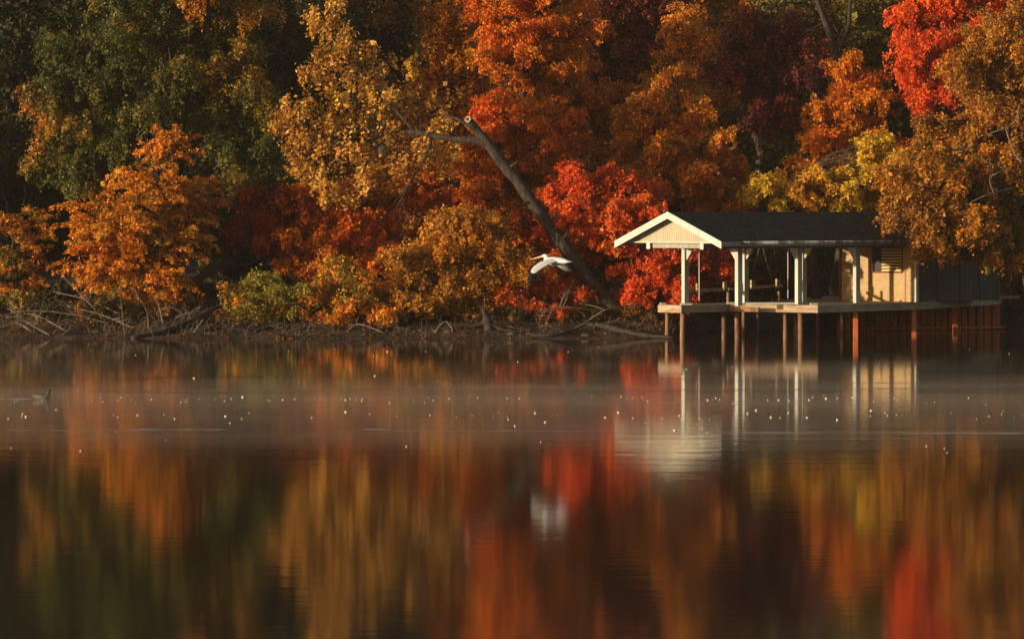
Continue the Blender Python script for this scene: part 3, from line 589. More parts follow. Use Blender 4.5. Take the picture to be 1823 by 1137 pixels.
 ('oak_tree', 'big ochre brown oak at the right edge reaching over the boathouse roof', T, [(1770, 110, 85, 90, 0), (1800, 230, 100, 80, 0), (1700, 250, 70, 60, 0), (1760, 330, 95, 60, -1), (1650, 320, 75, 45, -2), (1615, 370, 50, 28, -3), (1700, 390, 70, 40, -3), (1665, 425, 45, 22, -3.5), (1740, 430, 60, 35, -2), (1800, 420, 60, 50, -1), (1660, 260, 40, 40, 0)], 166.5, [('brown', 3), ('ochre', 5), ('amber', 2), ('olive', 1)], 'droop', .8, 1850, .32),
 ('maple_shrub', 'orange and green bush on the shore right of the hut', S, [(1800, 480, 45, 40, 0), (1760, 450, 40, 35, 0), (1825, 500, 30, 40, 0)], 176, [('amber', 3), ('olive', 3), ('rust', 2)], 'maple', .8),
 ('maple_shrub', 'dark green bush seen through the open boat slip beside the hut', S, [(1465, 480, 50, 50, 0), (1470, 520, 40, 30, 0)], 182, [('green', 4), ('dark', 4)], 'maple', 1),
 ('maple_shrub', 'brown orange brushy bush seen behind the boat slip', S, [(1370, 465, 60, 42, 0), (1330, 480, 50, 35, 0), (1400, 500, 40, 30, 0)], 180, [('brown', 4), ('ochre', 2), ('rust', 2), ('dark', 2)], 'tuft', 1),
 ('maple_shrub', 'dark red shrub low under the dock edge on the mud bank', S, [(1260, 510, 50, 28, 0), (1310, 525, 30, 20, 0)], 176, [('rust', 3), ('crimson', 2), ('dark', 2)], 'maple', .8),
 ('broadleaf_tree', 'dark green shrubby tree low behind the scarlet maple and the trunk base', T, [(1080, 490, 55, 40, 0), (1120, 530, 50, 25, 0)], 177, [('green', 4), ('lime', 1), ('dark', 2)], 'maple', .8),
 # undergrowth along the foot of the wood
 ('undergrowth_bush', 'low olive bush behind the brushwood at the left edge', S, [(30, 545, 60, 22, 0)], 165.2, [('dark', 3), ('olive', 2), ('ochre', 1)], 'maple', 1.1),
 ('undergrowth_bush', 'low dark bush behind the brushwood, left of the beech foot', S, [(120, 530, 60, 28, 0)], 171.5, [('dark', 4), ('brown', 1)], 'maple', 1.1),
 ('undergrowth_bush', 'low ochre bush under the orange beech', S, [(210, 548, 70, 22, 0)], 165.2, [('ochre', 2), ('dark', 2), ('amber', 2)], 'maple', 1.1),
 ('undergrowth_bush', 'dark bush behind the upper end of the big fallen log', S, [(330, 530, 60, 30, 0)], 171.5, [('dark', 4), ('green', 2)], 'maple', 1.1),
 ('undergrowth_bush', 'dark green bush below the crimson maple bush', S, [(390, 500, 50, 40, 0)], 171.5, [('dark', 3), ('green', 3)], 'maple', 1.1),
 ('undergrowth_bush', 'shaded green bush above the lime and orange bank bush', S, [(470, 470, 60, 35, 0)], 171.5, [('green', 3), ('dark', 3), ('olive', 1)], 'maple', 1.1),
 ('undergrowth_bush', 'brown low bush trailing on the bank below the lime bush', S, [(540, 560, 60, 14, 0)], 165.2, [('brown', 3), ('dark', 2), ('rust', 1)], 'maple', 1.1),
 ('undergrowth_bush', 'dark red low bush trailing on the bank left of the ochre tree', S, [(690, 565, 70, 12, 0)], 165.2, [('crimson', 2), ('brown', 2), ('dark', 2)], 'maple', 1.1),
 ('undergrowth_bush', 'rust coloured bush between the low orange maple and the ochre tree', S, [(720, 470, 60, 50, 0)], 171.5, [('rust', 3), ('brown', 2), ('dark', 2)], 'maple', 1.1),
 ('undergrowth_bush', 'dark brown low bush above the broken stump', S, [(890, 555, 60, 14, 0)], 165.2, [('brown', 2), ('dark', 3)], 'maple', 1.1),
 ('undergrowth_bush', 'rust and orange bush just above the flying bird', S, [(940, 440, 60, 45, 0)], 171.5, [('rust', 3), ('orange', 2), ('olive', 1)], 'maple', 1.1),
 ('undergrowth_bush', 'shaded bush right behind the trunk at the height of the bird', S, [(1000, 450, 50, 40, 0)], 171.5, [('brown', 2), ('dark', 2), ('rust', 2)], 'maple', 1.1),
 ('undergrowth_bush', 'dark low bush on the bank right of the trunk base', S, [(1100, 560, 60, 12, 0)], 165.2, [('dark', 3), ('brown', 2)], 'maple', 1.1),
 ('undergrowth_bush', 'dark low bush behind the first dock piles', S, [(1210, 550, 60, 14, 0)], 174, [('dark', 3), ('rust', 2), ('olive', 1)], 'maple', 1.1),
 # trees past the frame edge; the left ones are added out of view for shading
 ('oak_tree', 'unseen tall dark oak added beyond the left edge of the frame for shading', T, [(-460, 100, 170, 220, 0), (-440, 330, 150, 140, 0)], 174, [('dark', 2), ('green', 3), ('olive', 1)], 'far', .8),
 ('broadleaf_tree', 'dark tree added just beyond the left edge of the wood for shading', T, [(-110, 200, 110, 170, 0), (-100, 420, 100, 120, 0)], 176, [('dark', 4), ('green', 1)], 'far', 1),
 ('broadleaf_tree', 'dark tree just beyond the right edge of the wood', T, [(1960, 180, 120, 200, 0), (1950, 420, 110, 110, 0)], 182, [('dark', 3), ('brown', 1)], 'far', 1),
]
for a in FOREST: tree(*a[:8], base=a[8] if len(a) > 8 else None, tr=a[9] if len(a) > 9 else None)
# a closing row of tall trees on the crest behind everything
rr = random.Random(8)
crest = ['leftmost', 'second', 'third', 'fourth', 'fifth', 'sixth', 'seventh', 'eighth', 'ninth', 'rightmost']
for i in range(10):
    x = -60+i*225
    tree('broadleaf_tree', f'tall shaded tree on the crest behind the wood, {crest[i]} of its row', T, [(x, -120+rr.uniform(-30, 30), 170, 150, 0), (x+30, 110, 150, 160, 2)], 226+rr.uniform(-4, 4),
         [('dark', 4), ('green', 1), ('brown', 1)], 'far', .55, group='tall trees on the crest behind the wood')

# ------------------------------------------------------------------ leaning cottonwood
def px_tube(mb, pts, n=6, sides=10, **k):
    q = spline([(*P(a, b, Y), r) for a, b, Y, r in pts], n)
    mb.tube([p[:3] for p in q], [max(.004, p[3]) for p in q], sides, **k); return q
rg = np.random.default_rng(77); rng = random.Random(77)
blobs = [(590, 70, 38, 80, 0), (640, 120, 45, 45, 0), (570, 130, 30, 40, 0), (560, 215, 60, 35, 0), (640, 190, 55, 40, 0), (540, 280, 45, 40, 0), (620, 290, 60, 35, 0), (700, 160, 55, 55, 1),
         (700, 270, 60, 40, 0), (770, 270, 50, 40, 0), (600, 340, 50, 22, 0), (760, 200, 60, 40, 1), (690, 310, 30, 28, 0), (510, 220, 25, 25, 0), (590, 20, 35, 30, 0)]
pos, nr, s, c, tips = crown_arrays(blobs, 167.5, [('gold', 3), ('pale', 4), ('ochre', 3), ('pale', 2), ('brown', 1)], 'tuft', rg, .26)
base = P(1092, 556, 166); root = empty('cottonwood_tree', base); tag(root, 'leaning dead grey trunk with snapped hollow end and ochre yellow leaves on its left limbs', 'tree')
o = bpy.data.objects.new('crown', leaf_mesh('crown', (pos-np.array(base)).astype(np.float32), nr, s, c, rg)); COL.objects.link(o); o.parent = root
mb = MB()
px_tube(mb, [(1100, 568, 166, .44), (1080, 538, 166, .34), (1052, 502, 166, .30), (1026, 470, 166, .285), (1004, 436, 166, .27), (982, 406, 166, .262), (960, 376, 166, .25), (937, 345, 166, .238), (914, 314, 166, .225), (890, 284, 166, .215), (866, 252, 166, .20), (848, 230, 166, .165), (835, 214, 165.8, .145)], 16, 34, bump=.03, rng=rng)
for k_, p_ in enumerate(mb.v):
    c_ = 166.0; q_ = Vector(p_); u_ = (q_.x*.52-q_.z*.85); w_ = (q_.x*.85+q_.z*.52)
    n_d = mnoise.noise(Vector((w_*9, q_.y*9, u_*1.1)))*.035+mnoise.noise(Vector((w_*2, q_.y*2, u_*2.2+4)))*.035
    mb.v[k_] = (q_.x+n_d*.8, q_.y+n_d*.5, q_.z+n_d*.5)
for a1, b1, c1, d1 in ((1000, 430, 1012, 412), (946, 358, 932, 362), (905, 300, 922, 288), (1045, 492, 1030, 500), (975, 396, 990, 380)):
    px_tube(mb, [(a1, b1, 165.95, .10), ((a1+c1)/2, (b1+d1)/2, 165.8, .06), (c1, d1, 165.65, .03)], 3, 7)
tk = mb.build('trunk', M['bark'], root, smooth=True)
e = P(835, 214, 165.8); dd = (e-P(848, 228, 166)).normalized()
mb = MB(); fw = Vector((-.35, -.85, .25)).normalized(); a_ = fw.cross(Vector((0, 0, 1))).normalized(); b_ = fw.cross(a_); n0 = 20
rings = []
for (r_, h_) in ((.135, .05), (.115, .13), (.08, .13), (.07, .07)):
    rings.append([e+fw*h_+(a_*math.cos(6.2832*j/n0)+b_*math.sin(6.2832*j/n0))*r_*(1+rng.uniform(-.05, .05)) for j in range(n0)])
mb.v = [tuple(p) for r_ in rings for p in r_]
mb.f = [(k*n0+j, k*n0+(j+1) % n0, (k+1)*n0+(j+1) % n0, (k+1)*n0+j) for k in range(3) for j in range(n0)]
mb.build('hollow_end', M['cut'], tk, smooth=False, local=True) if False else None
me = bpy.data.meshes.new('hollow_end'); me.from_pydata([tuple(Vector(p)-base) for p in mb.v], [], mb.f); ho = link('hollow_end', me, M['cut'], tk)
ms_ = new_mat('hollow')[0]; ms_.node_tree.nodes['Principled BSDF'].inputs['Base Color'].default_value = (.02, .014, .01, 1)
me = bpy.data.meshes.new('hollow'); me.from_pydata([tuple(Vector(p)-base) for p in rings[3]], [], [tuple(range(n0))]); link('hollow', me, ms_, tk)
mb = MB()
px_tube(mb, [(868, 256, 166, .20), (845, 250, 166, .15), (800, 247, 166.2, .12), (740, 236, 166.6, .10), (690, 236, 167, .08), (620, 225, 167.3, .05), (560, 232, 167.5, .03)], 6, 10, bump=.06, rng=rng)
px_tube(mb, [(845, 232, 166, .09), (815, 212, 166.1, .07), (785, 206, 166.4, .03)], 4, 8)
for pts in ([(740, 236, 166.6, .07), (690, 180, 167, .05), (640, 120, 167.3, .035), (600, 40, 167.5, .02)],
            [(700, 238, 167, .05), (670, 262, 167, .04), (620, 290, 167, .03), (560, 300, 167, .015)],
            [(770, 243, 166.4, .06), (755, 285, 166.3, .05), (735, 315, 166.2, .04), (716, 352, 166.1, .03), (700, 380, 166, .012)],
            [(716, 352, 166.1, .025), (722, 385, 166, .018), (715, 415, 166, .015), (690, 433, 166, .010), (650, 430, 166, .006)],
            [(735, 315, 166.2, .02), (715, 345, 166.2, .015), (700, 362, 166.2, .008)], [(716, 352, 166.1, .018), (712, 385, 166, .012), (700, 420, 166, .006)],
            [(690, 236, 167, .05), (640, 170, 167.2, .03), (570, 130, 167.5, .015)], [(620, 225, 167.3, .03), (570, 200, 167.4, .02), (520, 180, 167.5, .01)],
            [(700, 310, 166.6, .03), (670, 335, 166.6, .02), (648, 360, 166.6, .008)], [(722, 385, 166, .012), (728, 400, 166, .01), (722, 440, 166, .005)]):
    px_tube(mb, pts, 5, 6)
for (cc, aa, bs) in tips:
    for q in bs[:3]:
        q = Vector(q); a0_ = Vector(cc); limb(mb, a0_, q, .018, .006, rng, 4, .15, 5)
mb.build('limb', M['bark'], root, smooth=True)
# bare forked trunk standing in the dark wood, top right
mb = MB(); px_tube(mb, [(1490, 200, 192, .30), (1488, 110, 192, .22), (1475, 55, 192, .16), (1455, 0, 192, .12), (1445, -60, 192, .08)], 5, 10)
px_tube(mb, [(1490, 95, 192, .13), (1510, 50, 192, .10), (1515, -10, 192, .07), (1530, -60, 192, .05)], 5, 8)
px_tube(mb, [(1500, 70, 192, .05), (1475, 40, 192, .04), (1430, 60, 192, .02)], 5, 6)
px_tube(mb, [(1498, 330, 191, .34), (1490, 200, 192, .30)], 3, 10)
tag(mb.build('bare_tree', M['bark'], smooth=True), 'bare grey forked trunk in the dark wood left of the scarlet maple', 'tree')
# dark slanting trunk behind the beech, left
mb = MB(); px_tube(mb, [(250, 565, 168, .16), (330, 510, 168.5, .17), (400, 470, 169.5, .15), (470, 430, 171, .10)], 5, 10, bump=.06, rng=rng)
px_tube(mb, [(400, 470, 169.5, .06), (440, 470, 169.5, .04), (480, 455, 170, .02)], 4, 6)
tag(mb.build('slanting_trunk', M['bark_dark'], smooth=True), 'dark fallen trunk slanting up to the right behind the orange beech', 'trunk')

# ------------------------------------------------------------------ driftwood and dead branches on the bank
def gz_px(px, py):                         # where a pixel ray meets the bank
    for i in range(400):
        Y = 159+i*.05; p = P(px, py, Y)
        if p.z <= max(0, ground_z(p.x, Y)): return Y
    return 172.0
def twigs(mb, path, rng, n, ln, r, depth=2, upb=.5):
    for _ in range(n):
        k = rng.randrange(max(1, len(path)//4), len(path)); p = Vector(path[k][:3])
        d = Vector((rng.gauss(0, 1), rng.gauss(0, .6), abs(rng.gauss(upb, .5)))).normalized()
        L_ = ln*rng.uniform(.5, 1.3); pts = [tuple(p)+(r,)]; q = p.copy()
        for j in range(5):
            d = (d+Vector((rng.gauss(0, .28), rng.gauss(0, .28), rng.gauss(-.04, .25)))).normalized(); q = q+d*L_/5
            q.z = max(q.z, .03); pts.append(tuple(q)+(r*(1-(j+1)/5.6),))
        mb.tube([a[:3] for a in pts], [a[3] for a in pts], 5)
        if depth > 0: twigs(mb, pts, rng, 2, L_*.55, r*.6, depth-1, upb)
def dead(name, label, cat, lines, mat, ntw=0, tl=.8, tr_=.02, seed=1, group=None, upb=.5, depth=2):
    rng = random.Random(seed); mb = MB()
    for ln in lines:
        q = px_tube(mb, ln, 6, 9 if ln[0][3] > .06 else 6, bump=.07 if ln[0][3] > .06 else 0, rng=rng)
        if ntw: twigs(mb, q, rng, ntw, tl, tr_, depth, upb)
    o = mb.build(name, M[mat], smooth=True); tag(o, label, cat, group); return o
dead('fallen_log', 'thick dark fallen log curving from the water up under the beech', 'log', [[(235, 602, 161.0, .10), (290, 592, 161.8, .15), (340, 575, 163, .17), (390, 550, 165, .16), (430, 545, 166.5, .12), (470, 548, 167.5, .08)]], 'drift_dark', 3, .7, .025, 3)
dead('dead_branch', 'long straight pale dead branch leaning left above the brushwood', 'branch', [[(190, 575, 163.5, .035), (150, 530, 163.6, .030), (110, 490, 163.8, .012)]], 'drift', 1, .5, .012, 4)
dead('dead_branch', 'pale dead branch pile sprawling over the bank at the left edge', 'branch', [[(120, 590, 161.8, .035), (60, 560, 162.3, .03), (10, 565, 162.3, .015)], [(90, 597, 161.5, .03), (50, 575, 161.9, .02), (20, 552, 162.3, .012)], [(200, 578, 163.2, .035), (130, 560, 163.2, .028), (60, 553, 163.3, .02), (0, 562, 163.2, .01)]], 'drift', 11, .75, .016, 5)
dead('dead_branch', 'tangle of thin dead branches just left of the big fallen log', 'branch', [[(215, 560, 163.5, .04), (160, 535, 163.7, .03), (100, 520, 164, .02)], [(240, 585, 162.6, .03), (180, 560, 163, .025), (120, 545, 163.4, .02)]], 'drift', 9, .8, .016, 6)
dead('dead_branch', 'forked dead sapling sticking straight up from the left bank', 'branch', [[(222, 598, 161.4, .022), (218, 560, 161.5, .016), (214, 525, 161.6, .006)], [(264, 585, 162, .028), (262, 555, 162, .02), (245, 525, 162, .016), (235, 498, 162, .007)]], 'drift', 2, .4, .010, 7)
dead('dead_branch', 'pale crooked dead branch rising over the big fallen log', 'branch', [[(290, 575, 162.8, .03), (283, 545, 162.9, .022), (268, 520, 163, .018), (257, 503, 163, .008)], [(285, 550, 162.9, .018), (310, 548, 162.9, .012), (330, 562, 162.9, .006)], [(312, 566, 163, .028), (340, 556, 163.1, .02), (360, 555, 163.2, .008)]], 'drift', 4, .5, .012, 8)
dead('dead_branch', 'broken pale stick propped on the right end of the fallen log', 'branch', [[(345, 592, 161.8, .04), (355, 578, 162, .035), (362, 569, 162.1, .03)]], 'drift', 0, 1, .01, 9)
dead('dead_branch', 'dark bent branch lying right of the big fallen log', 'branch', [[(360, 592, 162, .04), (385, 578, 162.6, .035), (400, 560, 163.2, .015)], [(370, 592, 162, .035), (400, 584, 162.4, .03), (450, 590, 162.2, .012)] ], 'drift_dark', 4, .6, .014, 10)
dead('dead_branch', 'short dark hump of wood at the waterline right of the dark bent branch', 'branch', [[(455, 590, 162.2, .06), (480, 583, 163, .05), (500, 586, 163, .02)]], 'drift_dark', 2, .4, .012, 23)
dead('dead_branch', 'bare crooked dead branch curling over the bank below the bird', 'branch', [[(1060, 552, 164, .035), (1020, 548, 163.6, .04), (985, 548, 163.4, .035), (965, 558, 163.2, .02), (980, 565, 163.1, .015)], [(985, 548, 163.4, .028), (975, 570, 163.2, .018), (962, 586, 163, .01)],
      [(995, 550, 163.5, .025), (1003, 530, 163.5, .018), (1012, 522, 163.5, .008)], [(1000, 552, 163.5, .02), (1010, 528, 163.5, .012)], [(975, 548, 163.3, .02), (960, 575, 163.1, .014), (972, 585, 163, .008)]], 'drift', 4, .5, .012, 11)
dead('dead_branch', 'long pale branch arching from the driftwood up to the trunk base', 'branch', [[(1020, 588, 162.2, .05), (1050, 570, 162.9, .05), (1078, 552, 163.4, .045), (1110, 546, 163.8, .03), (1140, 540, 164.3, .012)], [(1078, 552, 163.5, .02), (1058, 545, 163.7, .018), (1030, 540, 164, .008)]], 'drift', 3, .5, .012, 12)
dead('fallen_log', 'dark low log lying in the shallows left of the first dock pile', 'log', [[(1040, 577, 163.4, .07), (1075, 580, 162.6, .11), (1110, 590, 161.8, .13), (1150, 597, 161.2, .10), (1200, 601, 160.7, .05)]], 'drift_dark', 2, .5, .02, 13)
dead('fallen_log', 'thin black sunken log along the waterline below the crooked branch', 'log', [[(935, 593, 161.8, .05), (960, 597, 161.2, .06), (1000, 594, 161.3, .06), (1040, 580, 162.6, .03)]], 'drift_dark', 2, .4, .015, 14)
dead('dead_branch', 'pale stick lying on the mud behind the dark low log', 'branch', [[(1060, 581, 163.4, .03), (1100, 580, 163.4, .04), (1140, 578, 163.6, .02)]], 'drift', 5, .4, .012, 15)
dead('dead_branch', 'small spray of pale twigs on the mud beside the first dock pile', 'branch', [[(1130, 585, 163, .02), (1145, 572, 163.2, .015), (1160, 560, 163.4, .008)]], 'drift', 6, .45, .010, 16)
dead('tree_stump', 'dark broken tree stump with a horn of roots at the centre of the bank', 'stump', [[(872, 590, 162.3, .22), (868, 570, 162.6, .17), (862, 556, 162.7, .08), (859, 542, 162.7, .03)], [(868, 572, 162.6, .10), (845, 580, 162.6, .06), (810, 584, 162.4, .03)], [(872, 578, 162.4, .10), (900, 588, 162.2, .06), (935, 590, 162, .03)]], 'drift_dark', 3, .4, .02, 17)
dead('dead_branch', 'hooped root arching out of the mud left of the broken stump', 'branch', [[(775, 592, 162, .04), (785, 578, 162.3, .04), (795, 573, 162.4, .035), (803, 582, 162.2, .03), (806, 592, 162, .02)]], 'drift', 1, .3, .01, 18)
dead('dead_branch', 'thin pale pole slanting left in the thicket behind the boat slip', 'branch', [[(1352, 440, 174, .03), (1345, 470, 174, .035), (1336, 495, 174, .04)]], 'drift', 5, .7, .014, 19)
dead('dead_branch', 'thin pale pole slanting right in the thicket behind the boat slip', 'branch', [[(1358, 438, 174.5, .03), (1366, 470, 174.5, .035), (1376, 505, 174.5, .04)]], 'drift', 4, .7, .014, 21)
dead('dead_branch', 'thin grey pole standing in the thicket just right of the first post', 'branch', [[(1300, 440, 176, .02), (1290, 480, 176, .03), (1285, 540, 176, .04)]], 'drift', 4, .7, .014, 22)
dead('dead_branch', 'curling bare grey branches inside the big oak at the right edge', 'branch', [[(1815, 185, 163.5, .02), (1808, 215, 163.2, .03), (1790, 228, 163, .03), (1740, 245, 162.8, .012)], [(1790, 228, 163, .03), (1805, 270, 163, .035), (1820, 290, 163, .05)], [(1695, 262, 161.6, .008), (1725, 268, 161.6, .018), (1745, 285, 161.8, .02), (1790, 300, 162, .03)],
      [(1770, 345, 162, .03), (1762, 320, 161.9, .025), (1775, 308, 161.8, .02), (1798, 300, 161.8, .01)], [(1720, 365, 161.8, .01), (1745, 352, 161.8, .02), (1765, 345, 162, .03), (1800, 335, 163, .05)]], 'drift', 2, .5, .012, 20)
dead('vine', 'grey hanging vine loops in the olive oak at upper left', 'vine', [[(300, 85, 172.5, .015), (303, 105, 172.4, .015), (300, 115, 172.4, .01)], [(283, 107, 172.4, .012), (292, 120, 172.4, .018), (290, 150, 172.3, .018), (296, 172, 172.3, .014), (305, 180, 172.3, .008)], [(298, 120, 172.4, .01), (306, 145, 172.3, .014), (305, 168, 172.3, .01)], [(285, 118, 172.3, .01), (283, 140, 172.3, .012)]], 'drift', 0)
for i in range(9):
    rng = random.Random(300+i); x = [30, 480, 560, 640, 700, 900, 1240, 1330, 1440][i]
    lab = ['wet brown root lying on the mud at the far left', 'dark root on the mud right of the fallen log', 'dark branch on the mud below the lime and orange bush', 'forked dark stick on the mud left of the ochre tree', 'thin dark stick at the waterline below the ochre tree',
           'dark root running right from the broken stump', 'dark branch on the mud between the first dock piles', 'dark root on the mud under the middle of the dock', 'dark branch on the mud near the seawall'][i]
    dy = 0 if x < 1200 else -10
    dead('dead_branch', lab, 'branch', [[(x-rng.uniform(25, 45), 586+dy+rng.uniform(-3, 8), gz_px(x, 588+dy), .04), (x, 580+dy+rng.uniform(-4, 4), gz_px(x, 586+dy), .05), (x+rng.uniform(20, 45), 590+dy+rng.uniform(-6, 3), gz_px(x+20, 590+dy), .02)]], 'drift_dark' if i % 3 else 'drift', 4, .5, .015, 400+i)
# stones
for i, (px, py, r, lab) in enumerate(((1044, 598, .16, 'pale rounded stone at the waterline beside the dark low log'), (798, 592, .17, 'dark round stone under the hooped root'), (775, 590, .11, 'small dark stone left of the hooped root'), (655, 583, .12, 'small brown stone on the mud below the orange and lime bush'),
                                     (1262, 590, .22, 'flat brown stone between the second and third dock piles'), (1360, 588, .30, 'large dark stone under the middle of the dock'), (910, 595, .14, 'brown stone at the waterline right of the broken stump'), (170, 592, .15, 'brown stone at the waterline under the left brushwood'), (1005, 594, .13, 'mossy stone below the crooked dead branch'))):
    bm = bmesh.new(); bmesh.ops.create_icosphere(bm, subdivisions=3, radius=r)
    for v in bm.verts: v.co *= 1+.25*mnoise.noise(v.co*4/r*.25+Vector((i*7, 0, 0))); v.co.z *= .62; v.co.x *= 1.35
    me = bpy.data.meshes.new('stone'); bm.to_mesh(me); bm.free(); o = link('stone', me, M['stone'], smooth=True)
    Y = gz_px(px, py); p = P(px, py, Y); o.location = (p.x, p.y, p.z+.02); tag(o, lab, 'stone')
# leaf litter and bank brush (uncountable)
rg = np.random.default_rng(9); n = 26000
X = rg.uniform(-24, 24, n); dd_ = rg.uniform(-.05, 1, n)**1.0*14; pos = np.zeros((n, 3))
for i in range(n):
    Y = y_shore(X[i])+dd_[i]; pos[i] = (X[i], Y, ground_z(X[i], Y)+.015)
nr = np.array([0, 0, 1.])+rg.normal(size=(n, 3))*.45
cols = np.array([C[k] for k in ('brown', 'rust', 'ochre', 'amber', 'dark', 'dark', 'brown', 'burg')])*.6; cc = cols[rg.integers(0, 8, n)]*.75*(1+rg.normal(size=(n, 1))*.2)
me = leaf_mesh('leaf_litter', pos.astype(np.float32), nr, rg.uniform(.07, .14, n), cc, rg)
o = bpy.data.objects.new('leaf_litter', me); COL.objects.link(o); tag(o, 'brown and orange fallen leaves lying over the muddy bank', 'leaf litter', kind='stuff')
pos = []; nr = []
for i in range(420):
    u = 15-16*rg.random()**1.8; e_ = rg.uniform(.1, 2.7); q = L(u, VC+e_, ZR-e_*sl_+.012); pos.append(tuple(q)); nr.append((.3, -.2, 1))
o = bpy.data.objects.new('roof_leaves', leaf_mesh('roof_leaves', np.array(pos, np.float32), np.array(nr)+rg.normal(size=(len(nr), 3))*.3, rg.uniform(.05, .10, len(pos)), cols[rg.integers(0, 8, n)][:len(pos)], rg)); COL.objects.link(o)
tag(o, 'few brown leaves fallen on the dark shingle roof under the big oak', 'fallen leaves', kind='stuff')
rng = random.Random(55); mb = MB()
for i in range(900):
    x = rng.uniform(-22, 22); x = x if rng.random() < .6 else rng.uniform(-21, -8); Y = y_shore(x)+rng.uniform(.3, 6); z = ground_z(x, Y); h = rng.uniform(.15, .55); a = rng.uniform(0, 6.28); l = rng.uniform(.1, .5)
    mb.tube([(x, Y, z-.05), (x+math.cos(a)*l*.5, Y+math.sin(a)*l*.5, z+h*.7), (x+math.cos(a)*l*1.2, Y+math.sin(a)*l*1.2, z+h*rng.uniform(.7, 1.1))], [.009, .007, .003], 4, caps=False)
tag(mb.build('brushwood', M['drift'], smooth=True), 'fine dead twigs and stalks scattered along the bank', 'twigs', kind='stuff')

# ------------------------------------------------------------------ pelican
def loft(mb, rings, n=16):                 # rings: (centre, ry, rz, axis direction) closed into points
    b0 = len(mb.v)
    for (c, ry, rz) in rings:
        for j in range(n):
            t = 2*math.pi*j/n; mb.v.append((c[0], c[1]+ry*math.cos(t), c[2]+rz*math.sin(t)))
    for k in range(len(rings)-1):
        for j in range(n): q = b0+k*n; mb.f.append((q+j, q+(j+1) % n, q+n+(j+1) % n, q+n+j))
    mb.f.append(tuple(range(b0+n-1, b0-1, -1))); mb.f.append(tuple(range(b0+(len(rings)-1)*n, b0+len(rings)*n)))
pc = P(990, 466, 116.0)
pel = empty('pelican', pc, math.pi-R(30)); pel.scale = (.94, .94, .90); tag(pel, 'white pelican with black wing tips gliding left with wings bent down', 'bird')
mb = MB()
loft(mb, [((-.56, 0, .00), .10, .008), ((-.46, 0, .005), .10, .022), ((-.34, 0, .01), .10, .075), ((-.18, 0, .01), .13, .12), ((0, 0, .01), .15, .145), ((.15, 0, .02), .15, .14), ((.27, 0, .035), .10, .10), ((.33, 0, .05), .07, .07), ((.37, 0, .06), .03, .03)], 18)
bs = bpy.data.meshes
# folded neck and head: thick tube
q = spline([(.20, 0, .05, .085), (.31, 0, .03, .08), (.36, 0, .08, .06), (.32, 0, .135, .05), (.34, 0, .175, .055), (.40, 0, .185, .058), (.46, 0, .17, .042), (.50, 0, .16, .03)], 4)
mb.tube([p[:3] for p in q], [p[3] for p in q], 12)
def wing(mb, s, stations, thick=.03):
    b0 = len(mb.v); n = 10
    for (y, z, xl, xt, th, tw) in stations:   # leading/trailing x
        for j in range(n):
            t = 2*math.pi*j/n; u = .5+.5*math.cos(t); x = xt+(xl-xt)*u
            hgt = th*(.35+.65*math.sin(math.pi*min(1, u*1.0))**.7)*math.sin(t) + .04*math.sin(math.pi*u)*(xl-xt) + tw*(u-.5)
            mb.v.append((x, s*y, z+hgt))
    for k in range(len(stations)-1):
        for j in range(n): q_ = b0+k*n; mb.f.append((q_+j, q_+(j+1) % n, q_+n+(j+1) % n, q_+n+j))
    mb.f.append(tuple(range(b0+n-1, b0-1, -1))); mb.f.append(tuple(range(b0+(len(stations)-1)*n, b0+len(stations)*n)))
st_w = [(.03, .06, .24, -.16, .05, .05), (.18, .03, .27, -.10, .035, .06), (.40, -.05, .36, .02, .026, .07), (.62, -.17, .42, .12, .022, .07), (.80, -.28, .42, .18, .018, .06), (.88, -.34, .38, .22, .012, .04)]
wing(mb, 1, st_w); st_f = [(a[0]*.92, a[1]*.62+.02, *a[2:]) for a in st_w]; wing(mb, -1, st_f)
body = mb.build('body', M['feather'], pel, smooth=True, local=True)
rm = body.modifiers.new('remesh', 'REMESH'); rm.mode = 'VOXEL'; rm.voxel_size = .011; rm.use_smooth_shade = True
sm = body.modifiers.new('smooth', 'SMOOTH'); sm.iterations = 3; sm.factor = .5
mb = MB(); q = spline([(.47, 0, .165, .038), (.56, 0, .142, .036), (.68, 0, .110, .028), (.80, 0, .085, .013), (.86, 0, .070, .006)], 4)
mb.tube([p[:3] for p in q], [p[3] for p in q], 10); mb.build('bill', M['bill'], pel, smooth=True, local=True)
